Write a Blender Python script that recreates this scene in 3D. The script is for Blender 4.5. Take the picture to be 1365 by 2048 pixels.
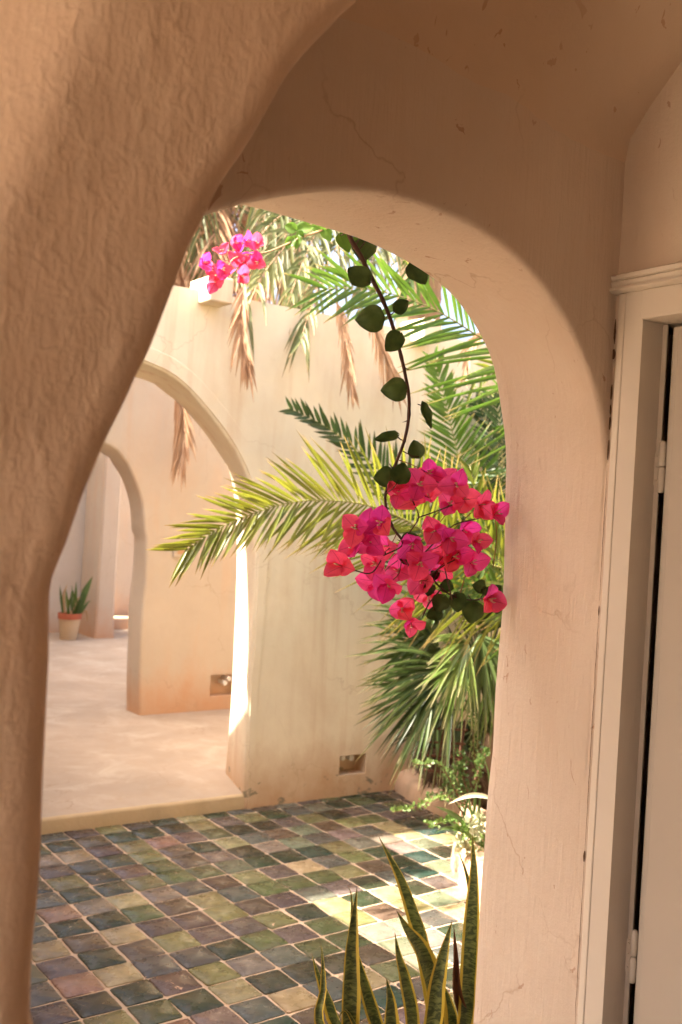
import bpy, math, random
import numpy as np
from mathutils import Vector, Matrix, noise

for o in list(bpy.data.objects):
    bpy.data.objects.remove(o)
SC = bpy.context.scene
COL = SC.collection

# ------------------------------------------------------------------ camera, sky, sun, exposure
R_WC = Matrix(((0.80792291, -0.58632395, 0.05903227),
               (0.04948924, -0.03231247, -0.99825183),
               (0.58720643, 0.80943198, 0.00291074)))        # world -> lens axes (x right, y down, z forward)
T = 0.145                                                    # one floor tile with its joint, metres
EYE = Vector((0.0, 0.0, 11.1025 * T))
FPX = 1990.0
cam_d = bpy.data.cameras.new('camera')
cam = bpy.data.objects.new('camera', cam_d)
COL.objects.link(cam)
rt = R_WC.transposed()
cx, cy, cz_ = rt.col[0], rt.col[1], rt.col[2]
m = Matrix((cx, -cy, -cz_)).transposed().to_4x4()
m.translation = EYE
cam.matrix_world = m
cam_d.sensor_fit = 'VERTICAL'
cam_d.sensor_height = 36.0
cam_d.lens = FPX / 2048 * 36.0
cam_d.clip_start = 0.02
cam_d.clip_end = 500
cam_d.dof.use_dof = True
cam_d.dof.focus_distance = 2.2
cam_d.dof.aperture_fstop = 5.0
SC.camera = cam

SUN_EL, SUN_AZ = math.radians(57), math.radians(25)          # azimuth measured from -X towards +Y
sun_dir = Vector((-math.cos(SUN_AZ) * math.cos(SUN_EL), math.sin(SUN_AZ) * math.cos(SUN_EL), math.sin(SUN_EL)))
w = bpy.data.worlds.new("World")
SC.world = w
w.use_nodes = True
nt = w.node_tree
bg = nt.nodes['Background']
sky = nt.nodes.new('ShaderNodeTexSky')
sky.sky_type = 'NISHITA'
sky.sun_disc = False
sky.sun_elevation = SUN_EL
sky.sun_rotation = math.atan2(sun_dir.x, sun_dir.y)
sky.air_density = 0.7
sky.dust_density = 9.0
sky.ozone_density = 0.6
nt.links.new(sky.outputs[0], bg.inputs[0])
bg.inputs[1].default_value = 0.15
sd = bpy.data.lights.new('sun', 'SUN')
sd.energy = 5.0
sd.angle = math.radians(0.53)
sd.color = (1.0, 0.90, 0.74)
so = bpy.data.objects.new('sun', sd)
COL.objects.link(so)
so.location = (-4, 3, 9)
so.rotation_euler = sun_dir.to_track_quat('Z', 'Y').to_euler()
SC.view_settings.view_transform = 'Standard'
SC.view_settings.look = 'None'
SC.view_settings.gamma = 1.0
SC.view_settings.exposure = 2.45
SC.render.engine = 'CYCLES'
SC.cycles.use_denoising = True
SC.cycles.max_bounces = 10
SC.cycles.diffuse_bounces = 7
SC.cycles.glossy_bounces = 3
SC.cycles.transmission_bounces = 4
SC.cycles.transparent_max_bounces = 4
SC.cycles.sample_clamp_indirect = 8.0
SC.cycles.caustics_reflective = False
SC.cycles.caustics_refractive = False

# ------------------------------------------------------------------ helpers
rng = random.Random(7)


def ray(px, py):
    return R_WC.transposed() @ Vector(((px - 682.5) / FPX, (py - 1024) / FPX, 1.0))


def at(px, py, ax, val):
    """The place in the world, on the plane X/Y/Z = val, that the photograph shows at px, py."""
    d = ray(px, py)
    i = 'XYZ'.index(ax)
    return EYE + d * ((val - EYE[i]) / d[i])


def lin(r, g, b):
    f = lambda c: (c / 255 / 12.92) if c <= 10.3 else ((c / 255 + 0.055) / 1.055) ** 2.4
    return (f(r), f(g), f(b))


WORLD = {}


def link(o, parent=None, M=None):
    """Link o under parent with the world matrix M."""
    M = M if M is not None else Matrix.Identity(4)
    COL.objects.link(o)
    WORLD[o.name] = M
    if parent is not None:
        o.parent = parent
        o.matrix_local = WORLD[parent.name].inverted() @ M
    else:
        o.matrix_local = M
    return o


def tag(o, label=None, cat=None, group=None, kind=None):
    if label: o['label'] = label
    if cat: o['category'] = cat
    if group: o['group'] = group
    if kind: o['kind'] = kind
    return o


def thing(name, loc, label, cat, group=None):
    o = bpy.data.objects.new(name, None)
    o.empty_display_size = 0.1
    link(o, None, Matrix.Translation(Vector(loc)))
    return tag(o, label, cat, group, 'thing')


class MB:
    """A growing mesh in world space."""
    def __init__(s):
        s.v, s.f, s.uv = [], [], []

    def add(s, verts, faces, uvs=None):
        n = len(s.v)
        s.v += [tuple(p) for p in verts]
        s.f += [tuple(n + i for i in f) for f in faces]
        s.uv += (uvs if uvs else [(0.0, 0.0)] * len(verts))

    def box(s, a, b):
        x0, y0, z0 = a
        x1, y1, z1 = b
        s.add([(x0, y0, z0), (x1, y0, z0), (x1, y1, z0), (x0, y1, z0), (x0, y0, z1), (x1, y0, z1), (x1, y1, z1), (x0, y1, z1)],
              [(3, 2, 1, 0), (4, 5, 6, 7), (0, 1, 5, 4), (1, 2, 6, 5), (2, 3, 7, 6), (3, 0, 4, 7)])

    def grid(s, rows, closed_u=False, uv=False):
        """rows: a list of equally long rows of points."""
        R, Cn = len(rows), len(rows[0])
        vs = [p for r in rows for p in r]
        fs = []
        for i in range(R - 1):
            for j in range(Cn - (0 if closed_u else 1)):
                k = (j + 1) % Cn
                fs.append((i * Cn + j, i * Cn + k, (i + 1) * Cn + k, (i + 1) * Cn + j))
        us = [(j / max(1, Cn - 1), i / max(1, R - 1)) for i in range(R) for j in range(Cn)] if uv else None
        s.add(vs, fs, us)

    def tube(s, pts, radii, n=6, cap=True):
        pts = [Vector(p) for p in pts]
        rows = []
        up = Vector((0.13, 0.21, 0.97))
        for i, p in enumerate(pts):
            t = (pts[min(i + 1, len(pts) - 1)] - pts[max(i - 1, 0)])
            if t.length < 1e-9: t = Vector((0, 0, 1))
            t.normalize()
            a = t.cross(up)
            if a.length < 0.05: a = t.cross(Vector((1, 0, 0)))
            a.normalize()
            b = t.cross(a)
            r = radii[i] if hasattr(radii, '__len__') else radii
            rows.append([p + (a * math.cos(2 * math.pi * k / n) + b * math.sin(2 * math.pi * k / n)) * r for k in range(n)])
        s.grid(rows, closed_u=True)
        if cap:
            n0 = len(s.v) - n
            s.f.append(tuple(n0 + k for k in range(n)))
            n1 = len(s.v) - n * len(rows)
            s.f.append(tuple(n1 + k for k in reversed(range(n))))

    def lathe(s, c, prof, n=28):
        rows = [[(c[0] + r * math.cos(2 * math.pi * k / n), c[1] + r * math.sin(2 * math.pi * k / n), c[2] + z) for k in range(n)] for r, z in prof]
        s.grid(rows, closed_u=True)

    def build(s, name, mat, parent=None, smooth=True, bevel=0.0, base=None, angle=None):
        me = bpy.data.meshes.new(name)
        if base is not None:
            b = Vector(base)
        elif parent is not None:
            b = WORLD[parent.name].translation
        else:
            b = Vector((0, 0, 0))
        me.from_pydata([tuple(Vector(p) - b) for p in s.v], [], s.f)
        if any(u != (0.0, 0.0) for u in s.uv):
            ul = me.uv_layers.new(name='UVMap')
            li = np.empty(len(me.loops), dtype=np.int32)
            me.loops.foreach_get('vertex_index', li)
            ul.data.foreach_set('uv', np.array(s.uv, dtype=np.float32)[li].ravel())
        me.materials.append(mat)
        me.update()
        if smooth:
            me.polygons.foreach_set('use_smooth', [True] * len(me.polygons))
            if angle:
                me.set_sharp_from_angle(angle=math.radians(angle))
        o = bpy.data.objects.new(name, me)
        link(o, parent, Matrix.Translation(b))
        if bevel:
            bv = o.modifiers.new('bevel', 'BEVEL')
            bv.width = bevel
            bv.segments = 2
            bv.limit_method = 'ANGLE'
        return o


def catmull(pts, n):
    """n points along a smooth curve through pts, evenly spaced."""
    P = [Vector(p) for p in pts]
    P = [P[0] * 2 - P[1]] + P + [P[-1] * 2 - P[-2]]
    dense = []
    for i in range(1, len(P) - 2):
        for k in range(12):
            t = k / 12
            a, b, c, d = P[i - 1], P[i], P[i + 1], P[i + 2]
            dense.append(0.5 * ((2 * b) + (c - a) * t + (2 * a - 5 * b + 4 * c - d) * t * t + (3 * b - a - 3 * c + d) * t ** 3))
    dense.append(P[-2])
    L = [0.0]
    for i in range(1, len(dense)):
        L.append(L[-1] + (dense[i] - dense[i - 1]).length)
    out = []
    j = 0
    for k in range(n):
        s = L[-1] * k / (n - 1)
        while j < len(L) - 2 and L[j + 1] < s: j += 1
        u = (s - L[j]) / max(1e-9, L[j + 1] - L[j])
        out.append(dense[j].lerp(dense[j + 1], min(1, u)))
    return out


# ------------------------------------------------------------------ materials
def new_mat(name):
    mt = bpy.data.materials.new(name)
    mt.use_nodes = True
    n = mt.node_tree.nodes
    return mt, mt.node_tree, n['Principled BSDF']


def nd(nt, typ, **kw):
    n = nt.nodes.new(typ)
    for k, v in kw.items():
        if k.startswith('i_'):
            n.inputs[k[2:].replace('_', ' ')].default_value = v
        else:
            setattr(n, k, v)
    return n


def mixc(nt, fac, a, b, blend='MIX'):
    n = nt.nodes.new('ShaderNodeMix')
    n.data_type = 'RGBA'
    n.blend_type = blend
    for sock, v in ((0, fac), (6, a), (7, b)):
        if hasattr(v, 'is_linked') or hasattr(v, 'links'):
            nt.links.new(v, n.inputs[sock])
        else:
            n.inputs[sock].default_value = v if sock == 0 else (*v[:3], 1)
    return n.outputs[2]


def ramp(nt, src, stops):
    r = nt.nodes.new('ShaderNodeValToRGB')
    while len(r.color_ramp.elements) < len(stops): r.color_ramp.elements.new(0.5)
    for e, (p, c) in zip(r.color_ramp.elements, stops):
        e.position = p
        e.color = (c, c, c, 1) if not hasattr(c, '__len__') else (*c, 1)
    nt.links.new(src, r.inputs[0])
    return r.outputs[0]


def mathn(nt, op, a, b=None):
    n = nt.nodes.new('ShaderNodeMath')
    n.operation = op
    for i, v in enumerate((a, b)):
        if v is None: continue
        if hasattr(v, 'links'): nt.links.new(v, n.inputs[i])
        else: n.inputs[i].default_value = v
    return n.outputs[0]


def coords(nt, scale=(1, 1, 1), kind='Position'):
    g = nt.nodes.new('ShaderNodeNewGeometry') if kind == 'Position' else nt.nodes.new('ShaderNodeTexCoord')
    mp = nt.nodes.new('ShaderNodeMapping')
    mp.inputs['Scale'].default_value = scale
    nt.links.new(g.outputs[kind], mp.inputs['Vector'])
    return mp.outputs[0]


def noise_n(nt, vec, scale, detail=4, rough=0.55, dist=0.0):
    n = nd(nt, 'ShaderNodeTexNoise', i_Scale=scale, i_Detail=detail, i_Roughness=rough, i_Distortion=dist)
    nt.links.new(vec, n.inputs['Vector'])
    return n.outputs[0]


def plaster(name, col, var=0.10, stain=None, stain_amt=0.0, bump=0.3, fine=90, brush=None, lumps=None, foot=None, spots=None, streak=None, rough=0.9, cracks=0.0, big_bump=0.7):
    """Hand-trowelled lime plaster. foot = (z, height, colour): rising-damp stain at the base; brush = per-axis scale of the strokes."""
    mt, t, p = new_mat(name)
    v = coords(t)
    big = noise_n(t, v, 1.7, 5, 0.6)
    mid = noise_n(t, v, 9, 5, 0.6, 0.4)
    c = mixc(t, ramp(t, big, [(0.3, 0.0), (0.7, 1.0)]), tuple(x * (1 - var) for x in col), tuple(min(1, x * (1 + var)) for x in col))
    c = mixc(t, mathn(t, 'MULTIPLY', ramp(t, mid, [(0.42, 0.0), (0.72, 1.0)]), var * 2.2), c, tuple(x * y for x, y in zip(col, (0.86, 0.76, 0.66))))
    if stain:
        sv = coords(t, (1, 1, 0.28))
        s = noise_n(t, sv, 3.1, 5, 0.65, 0.6)
        c = mixc(t, mathn(t, 'MULTIPLY', ramp(t, s, [(0.5, 0.0), (0.72, 1.0)]), stain_amt), c, stain)
    if streak:                                               # thin runs of rusty water
        sv = coords(t, (1, 1, 0.06))
        s = noise_n(t, sv, 7.0, 3, 0.6, 0.3)
        c = mixc(t, mathn(t, 'MULTIPLY', ramp(t, s, [(0.56, 0.0), (0.70, 1.0)]), streak[1]), c, streak[0])
    if spots:                                                # flaked and rubbed places
        sp = noise_n(t, coords(t, (1, 1, 0.6)), spots[2], 3, 0.6, 0.8)
        msk = noise_n(t, v, 2.3, 2)
        k = mathn(t, 'MULTIPLY', ramp(t, sp, [(spots[3], 0.0), (spots[3] + 0.025, 1.0)]), ramp(t, msk, [(0.42, 0.0), (0.55, 1.0)]))
        c = mixc(t, mathn(t, 'MULTIPLY', k, spots[1]), c, spots[0])
    if foot:
        g = t.nodes.new('ShaderNodeNewGeometry')
        sx = t.nodes.new('ShaderNodeSeparateXYZ')
        t.links.new(g.outputs['Position'], sx.inputs[0])
        h = mathn(t, 'ADD', sx.outputs[2], mathn(t, 'MULTIPLY', mathn(t, 'SUBTRACT', noise_n(t, coords(t, (1, 1, 0.6)), 5, 5, 0.65), 0.5), foot[1] * 1.5))
        k = t.nodes.new('ShaderNodeMapRange')
        k.inputs['From Min'].default_value = foot[0] + foot[1]
        k.inputs['From Max'].default_value = foot[0]
        t.links.new(h, k.inputs['Value'])
        c = mixc(t, mathn(t, 'MULTIPLY', k.outputs[0], foot[3] if len(foot) > 3 else 0.8), c, foot[2])
        if len(foot) > 4:                                    # render fallen away near the ground
            fk = mathn(t, 'MULTIPLY', ramp(t, noise_n(t, coords(t, (1, 1, 1.6)), 6.5, 5, 0.6, 0.6), [(0.60, 0.0), (0.625, 1.0)]), ramp(t, k.outputs[0], [(0.5, 0.0), (0.65, 1.0)]))
            c = mixc(t, mathn(t, 'MULTIPLY', fk, 0.85), c, foot[4])
    if cracks:
        nv = t.nodes.new('ShaderNodeVectorMath')
        nv.operation = 'MULTIPLY_ADD'
        wob = nd(t, 'ShaderNodeTexNoise', i_Scale=6.0, i_Detail=4.0)
        t.links.new(v, wob.inputs['Vector'])
        t.links.new(wob.outputs['Color'], nv.inputs[0])
        nv.inputs[1].default_value = (0.22, 0.22, 0.22)
        t.links.new(coords(t, (1, 1, 0.7)), nv.inputs[2])
        vo = nd(t, 'ShaderNodeTexVoronoi', feature='DISTANCE_TO_EDGE', i_Scale=2.6)
        t.links.new(nv.outputs[0], vo.inputs['Vector'])
        ck_ = mathn(t, 'MULTIPLY', ramp(t, vo.outputs['Distance'], [(0.0, 1.0), (0.009, 0.0)]), ramp(t, noise_n(t, v, 2.1, 3), [(0.50, 0.0), (0.62, 1.0)]))
        c = mixc(t, mathn(t, 'MULTIPLY', ck_, cracks), c, tuple(x * y for x, y in zip(col, (0.55, 0.42, 0.32))))
    t.links.new(c, p.inputs['Base Color'])
    p.inputs['Roughness'].default_value = rough
    p.inputs['Specular IOR Level'].default_value = 0.2
    hgt = mathn(t, 'MULTIPLY', noise_n(t, v, fine, 6, 0.7), 0.35)
    hgt = mathn(t, 'ADD', hgt, mathn(t, 'MULTIPLY', noise_n(t, v, 14, 4, 0.55), big_bump))
    if brush:
        hgt = mathn(t, 'ADD', hgt, mathn(t, 'MULTIPLY', noise_n(t, coords(t, brush[0]), brush[1], 5, 0.6, 0.3), brush[2]))
    if lumps:
        hgt = mathn(t, 'ADD', hgt, mathn(t, 'MULTIPLY', ramp(t, noise_n(t, coords(t, lumps[0]), lumps[1], 3, 0.5, 0.5), [(0.5, 0.0), (0.8, 1.0)]), lumps[2]))
    b = nd(t, 'ShaderNodeBump', i_Strength=bump, i_Distance=0.012)
    t.links.new(hgt, b.inputs['Height'])
    t.links.new(b.outputs[0], p.inputs['Normal'])
    return mt


def leaf_mat(name, c1, c2, trans=0.35, rough=0.45, spec=0.4, tcol=None, uvtip=None, var_scale=6):
    """Foliage: a little shine on top, light shining through from behind."""
    mt, t, p = new_mat(name)
    v = coords(t)
    oi = t.nodes.new('ShaderNodeObjectInfo')
    f = mathn(t, 'ADD', mathn(t, 'MULTIPLY', noise_n(t, v, var_scale, 3), 0.9), mathn(t, 'MULTIPLY', oi.outputs['Random'], 0.25))
    c = mixc(t, ramp(t, f, [(0.3, 0.0), (0.75, 1.0)]), c1, c2)
    if uvtip:
        tc = t.nodes.new('ShaderNodeTexCoord')
        sx = t.nodes.new('ShaderNodeSeparateXYZ')
        t.links.new(tc.outputs['UV'], sx.inputs[0])
        c = mixc(t, ramp(t, sx.outputs[1], [(0.8, 0.0), (0.98, 1.0)]), c, uvtip)
    t.links.new(c, p.inputs['Base Color'])
    p.inputs['Roughness'].default_value = rough
    p.inputs['Specular IOR Level'].default_value = spec
    tr = t.nodes.new('ShaderNodeBsdfTranslucent')
    if tcol:
        tr.inputs[0].default_value = (*tcol, 1)
    else:
        t.links.new(c, tr.inputs[0])
    mx = t.nodes.new('ShaderNodeMixShader')
    mx.inputs[0].default_value = trans
    out = t.nodes['Material Output']
    t.links.new(p.outputs[0], mx.inputs[1])
    t.links.new(tr.outputs[0], mx.inputs[2])
    t.links.new(mx.outputs[0], out.inputs[0])
    return mt


def paint(name, col, rough=0.5, grain=True, chips=None):
    mt, t, p = new_mat(name)
    v = coords(t)
    c = mixc(t, noise_n(t, v, 4, 4), tuple(x * 0.92 for x in col), tuple(min(1, x * 1.05) for x in col))
    if chips:
        s = noise_n(t, coords(t, chips[1]), chips[2], 4, 0.6, 0.4)
        c = mixc(t, ramp(t, s, [(chips[3], 0.0), (chips[3] + 0.02, 1.0)]), c, chips[0])
    t.links.new(c, p.inputs['Base Color'])
    p.inputs['Roughness'].default_value = rough
    p.inputs['Specular IOR Level'].default_value = 0.3
    h = noise_n(t, coords(t, (1, 1, 0.05)), 120, 3)
    b = nd(t, 'ShaderNodeBump', i_Strength=0.12, i_Distance=0.004)
    t.links.new(h, b.inputs['Height'])
    t.links.new(b.outputs[0], p.inputs['Normal'])
    return mt


def flat(name, col, rough=0.7, spec=0.3):
    mt, t, p = new_mat(name)
    v = coords(t)
    c = mixc(t, noise_n(t, v, 25, 4), tuple(x * 0.8 for x in col), tuple(min(1, x * 1.15) for x in col))
    t.links.new(c, p.inputs['Base Color'])
    p.inputs['Roughness'].default_value = rough
    p.inputs['Specular IOR Level'].default_value = spec
    return mt


CREAM = (0.75, 0.655, 0.50)
PEACH = (0.52, 0.44, 0.35)
TAN = (0.64, 0.475, 0.35)
TAN_ARCH = (0.59, 0.495, 0.415)
M_ARCH = plaster('plaster_tan', TAN_ARCH, 0.06, stain=(0.52, 0.37, 0.27), stain_amt=0.3, bump=0.30, brush=((1.0, 1.0, 0.07), 80, 0.9), spots=((0.30, 0.15, 0.085), 0.55, 30, 0.665), cracks=0.45)
M_RIB = plaster('plaster_rough', TAN, 0.09, stain=(0.46, 0.31, 0.21), stain_amt=0.45, bump=0.38, fine=150, brush=((1.0, 1.0, 0.28), 85, 0.8), lumps=((1.0, 1.0, 0.8), 48, 0.45), cracks=0.2, big_bump=0.3)
M_VAULT = plaster('plaster_vault', (0.60, 0.475, 0.37), 0.07, bump=0.25, fine=110, spots=((0.40, 0.22, 0.13), 0.6, 24, 0.635), cracks=0.35)
M_COURT = plaster('plaster_cream', CREAM, 0.07, stain=(0.60, 0.43, 0.27), stain_amt=0.45, bump=0.22, foot=(0.02, 0.34, (0.50, 0.30, 0.17), 0.85, (0.22, 0.19, 0.13)), streak=((0.54, 0.33, 0.19), 0.45), cracks=0.35)
M_PASS = plaster('plaster_peach', PEACH, 0.06, stain=(0.58, 0.37, 0.23), stain_amt=0.4, bump=0.2, foot=(0.06, 0.42, (0.54, 0.31, 0.18), 0.9), streak=((0.52, 0.34, 0.22), 0.3), cracks=0.45)
M_FAR = plaster('plaster_pale', (0.66, 0.60, 0.52), 0.07, bump=0.2, foot=(0.08, 0.25, (0.55, 0.35, 0.22)))
M_TERR = plaster('terrace_plaster', (0.385, 0.295, 0.215), 0.14, stain=(0.50, 0.41, 0.31), stain_amt=0.7, bump=0.3, cracks=0.5)
M_STEP = plaster('step_plaster', (0.50, 0.37, 0.22), 0.12, stain=(0.36, 0.27, 0.16), stain_amt=0.6, bump=0.5)
M_KERB = plaster('kerb_plaster', (0.48, 0.325, 0.22), 0.14, stain=(0.24, 0.19, 0.13), stain_amt=0.8, bump=0.5)
M_PAINT = paint('cream_paint', (0.62, 0.56, 0.49), chips=((0.30, 0.17, 0.10), (0.6, 0.6, 1.0), 20, 0.735))
M_PAINT2 = paint('cream_paint_worn', (0.62, 0.56, 0.49), chips=((0.22, 0.08, 0.04), (0.25, 0.25, 4.0), 26, 0.64))
M_DOOR_DIM = paint('door_paint_dim', (0.44, 0.39, 0.335), chips=((0.26, 0.15, 0.09), (0.6, 0.6, 1.0), 18, 0.73))  # cream paint greyed, the leaf's weaker light put into the colour
M_DARK = flat('room_shade_paint', (0.01, 0.009, 0.008), 0.9)
M_CRACK = flat('bare_wood', (0.10, 0.055, 0.03), 0.9)
M_ABSORB = flat('absorber_dark', (0.035, 0.02, 0.012), 0.7)
M_SOIL = flat('soil', (0.055, 0.03, 0.02), 0.95)
M_RUST = flat('rusty_iron', (0.09, 0.035, 0.02), 0.8)
M_GROUND = flat('sand', (0.48, 0.38, 0.28), 0.95)
M_PIPE = flat('white_plastic', (0.7, 0.66, 0.6), 0.4)
M_TERRA = plaster('terracotta', (0.54, 0.40, 0.25), 0.15, stain=(0.42, 0.40, 0.25), stain_amt=0.5, bump=0.2)
M_TERRA_RIM = flat('terracotta_rim', (0.42, 0.12, 0.06), 0.8)

# ------------------------------------------------------------------ ground, tiled courtyard, terrace
g = MB()
g.add([(-120, -120, -0.06), (120, -120, -0.06), (120, 120, -0.06), (-120, 120, -0.06)], [(0, 1, 2, 3)])
tag(g.build('ground', M_GROUND, smooth=False), kind='structure')


def plot(name, x0, y0, x1, y1, z, mat, th=0.05):
    b = MB()
    b.box((x0, y0, z - th), (x1, y1, z))
    return tag(b.build(name, mat, smooth=False), kind='structure')


M_GROUT = plaster('grout', (0.47, 0.345, 0.245), 0.2, stain=(0.26, 0.19, 0.13), stain_amt=0.4, bump=0.5)
courtyard = plot('courtyard_floor', 0.9, 1.5, 5.7, 4.9, -0.004, M_GROUT)
plot('arcade_floor', -1.7, -2.4, 2.0, 1.497, -0.002, flat('arcade_tiles', (0.13, 0.095, 0.06), 0.5))


def tile_material():
    mt, t, p = new_mat('glazed_tile')
    oi = t.nodes.new('ShaderNodeObjectInfo')
    v = coords(t)
    off = t.nodes.new('ShaderNodeVectorMath')
    off.operation = 'ADD'
    t.links.new(v, off.inputs[0])
    cb = t.nodes.new('ShaderNodeCombineXYZ')
    t.links.new(mathn(t, 'MULTIPLY', oi.outputs['Random'], 37.0), cb.inputs[2])
    t.links.new(cb.outputs[0], off.inputs[1])
    n1 = noise_n(t, off.outputs[0], 11, 5, 0.65, 0.8)
    n2 = noise_n(t, off.outputs[0], 17, 4, 0.6, 0.5)
    hs = nd(t, 'ShaderNodeHueSaturation', i_Saturation=0.85, i_Value=1.6)
    t.links.new(oi.outputs['Color'], hs.inputs['Color'])
    c = mixc(t, ramp(t, n1, [(0.42, 0.0), (0.72, 1.0)]), oi.outputs['Color'], hs.outputs[0])
    c = mixc(t, mathn(t, 'MULTIPLY', ramp(t, n2, [(0.50, 0.0), (0.78, 1.0)]), 0.5), c, (0.075, 0.048, 0.036))
    sheen = noise_n(t, off.outputs[0], 8, 4, 0.6, 0.7)  # pale sheen of the glaze painted in as grey blotches
    c = mixc(t, mathn(t, 'MULTIPLY', ramp(t, sheen, [(0.48, 0.0), (0.80, 1.0)]), 0.26), c, (0.19, 0.175, 0.15))
    wear = noise_n(t, v, 60, 4, 0.7)
    c = mixc(t, mathn(t, 'MULTIPLY', ramp(t, wear, [(0.62, 0.0), (0.74, 1.0)]), 0.16), c, (0.30, 0.25, 0.20))
    chip = noise_n(t, v, 23, 3, 0.55, 1.2)
    c = mixc(t, ramp(t, chip, [(0.715, 0.0), (0.73, 1.0)]), c, (0.54, 0.36, 0.25))
    t.links.new(c, p.inputs['Base Color'])
    rr = t.nodes.new('ShaderNodeMapRange')
    rr.inputs['To Min'].default_value = 0.14
    rr.inputs['To Max'].default_value = 0.42
    t.links.new(noise_n(t, v, 14, 4, 0.6), rr.inputs['Value'])
    t.links.new(rr.outputs[0], p.inputs['Roughness'])
    p.inputs['Specular IOR Level'].default_value = 0.36
    b = nd(t, 'ShaderNodeBump', i_Strength=0.22, i_Distance=0.006)
    t.links.new(mathn(t, 'ADD', noise_n(t, v, 26, 3, 0.5), mathn(t, 'MULTIPLY', noise_n(t, v, 150, 3), 0.15)), b.inputs['Height'])
    t.links.new(b.outputs[0], p.inputs['Normal'])
    return mt


M_TILE = tile_material()
GLAZE = {'D': (0.019, 0.028, 0.015), 'K': (0.020, 0.021, 0.012), 'G': (0.050, 0.058, 0.022), 'O': (0.115, 0.108, 0.042), 'Y': (0.21, 0.17, 0.085),
         'P': (0.066, 0.047, 0.042), 'B': (0.056, 0.038, 0.026), 'S': (0.052, 0.054, 0.047), 'R': (0.155, 0.082, 0.058), 'M': (0.125, 0.094, 0.078),
         'T': (0.014, 0.032, 0.025), 'g': (0.092, 0.098, 0.064)}
ROWS = {-7: (2, "DBTDKOPODSgDGDB"), -6: (1, "MYPORPGKKPOKPSGB"), -5: (1, "PSDOBDYSBgBOGPBB"), -4: (1, "OKBGBMKMgSMSYDDG"),
        -3: (0, "SDDOGGgDDTOgMYTD"), -2: (0, "RMYMSBOPYSODMgY"), -1: (-1, "SDDGBOSGGGOBDTK"), 0: (-1, "YBYPBOBPSPKSTg"),
        1: (-1, "PDBOPPODYDYKPg"), 2: (-2, "SRYSSDGPGOBOg"), 3: (-2, "PKDBOMSGGMg"), 4: (-1, "OGDYDKKBgM"), 5: (0, "RMSYSYGg"), 6: (1, "RTBDTPK")}


def tile_mesh(k):
    r = random.Random(100 + k)
    h = T / 2 - 0.0030 - 0.0005 * (k % 3)
    o = [(-h + r.uniform(-1, 1) * 0.0042, -h + r.uniform(-1, 1) * 0.0042), (h + r.uniform(-1, 1) * 0.0042, -h + r.uniform(-1, 1) * 0.0042),
         (h + r.uniform(-1, 1) * 0.0042, h + r.uniform(-1, 1) * 0.0042), (-h + r.uniform(-1, 1) * 0.0042, h + r.uniform(-1, 1) * 0.0042)]
    ring = []
    for i in range(4):
        a, b = o[i], o[(i + 1) % 4]
        for t in (0.04, 0.3, 0.55, 0.8, 0.96):
            j = r.uniform(-1, 1) * 0.0016
            x, y = a[0] + (b[0] - a[0]) * t, a[1] + (b[1] - a[1]) * t
            L = math.hypot(x, y)
            ring.append((x * (1 + j / L), y * (1 + j / L)))
    n = len(ring)
    vs = [(x, y, -0.008) for x, y in ring] + [(x, y, -0.0018) for x, y in ring] + [(x * 0.955, y * 0.955, r.uniform(0, 0.0006)) for x, y in ring] + [(0, 0, 0.0008)]
    fs = []
    for lv in (0, 1):
        for i in range(n):
            fs.append((lv * n + i, lv * n + (i + 1) % n, (lv + 1) * n + (i + 1) % n, (lv + 1) * n + i))
    for i in range(n):
        fs.append((2 * n + i, 2 * n + (i + 1) % n, 3 * n))
    me = bpy.data.meshes.new('tile')
    me.from_pydata(vs, [], fs)
    me.polygons.foreach_set('use_smooth', [True] * len(me.polygons))
    me.materials.append(M_TILE)
    me.update()
    return me


TILES = [tile_mesh(k) for k in range(7)]
trng = random.Random(5)
rest = MB()
rest_cols = []
n_tile = 0
for i in range(-8, 16):
    for j in range(-3, 29):
        X, Y = (j + 0.5 + 9.556) * T, (24.171 - i - 0.5) * T
        if X < 0.98 or X > 5.6 or Y < 1.56: continue
        j0, s = ROWS.get(i, (0, ''))
        ch = s[j - j0] if 0 <= j - j0 < len(s) else trng.choice('DDKGGOYPPBBSMg')
        c = GLAZE[ch]
        jit = trng.uniform(0.8, 1.25)
        c = tuple(min(1, x * jit * trng.uniform(0.92, 1.08)) for x in c)
        M = Matrix.Translation((X + trng.uniform(-0.0025, 0.0025), Y + trng.uniform(-0.0025, 0.0025), trng.uniform(-0.0014, 0.0010))) @ Matrix.Rotation(trng.uniform(-0.035, 0.035) + (math.pi / 2) * trng.randrange(4), 4, 'Z') \
            @ Matrix.Rotation(trng.uniform(-0.02, 0.02), 4, 'X') @ Matrix.Rotation(trng.uniform(-0.02, 0.02), 4, 'Y')
        q = R_WC @ (Vector((X, Y, 0)) - EYE)
        px, py = q.x / q.z * FPX + 682.5, q.y / q.z * FPX + 1024
        if 60 < px < 975 and py < 2090 and n_tile < 300 and i >= -8:
            o = bpy.data.objects.new('tile', TILES[trng.randrange(7)])
            o.color = (*c, 1)
            link(o, courtyard, M)
            n_tile += 1
        else:
            me = TILES[trng.randrange(7)]
            rest.add([M @ v.co for v in me.vertices], [tuple(p.vertices) for p in me.polygons])
M_TILE2 = flat('glazed_tile_rest', (0.07, 0.07, 0.045), 0.3, 0.5)
ro = rest.build('tiles_beyond', M_TILE2, courtyard)
tag(ro, kind='stuff')

# raised terrace behind the courtyard with its step
ZT = 0.078
WALL_Y = lambda x: 4.63 - 0.043 * (x - 1.77)


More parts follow.
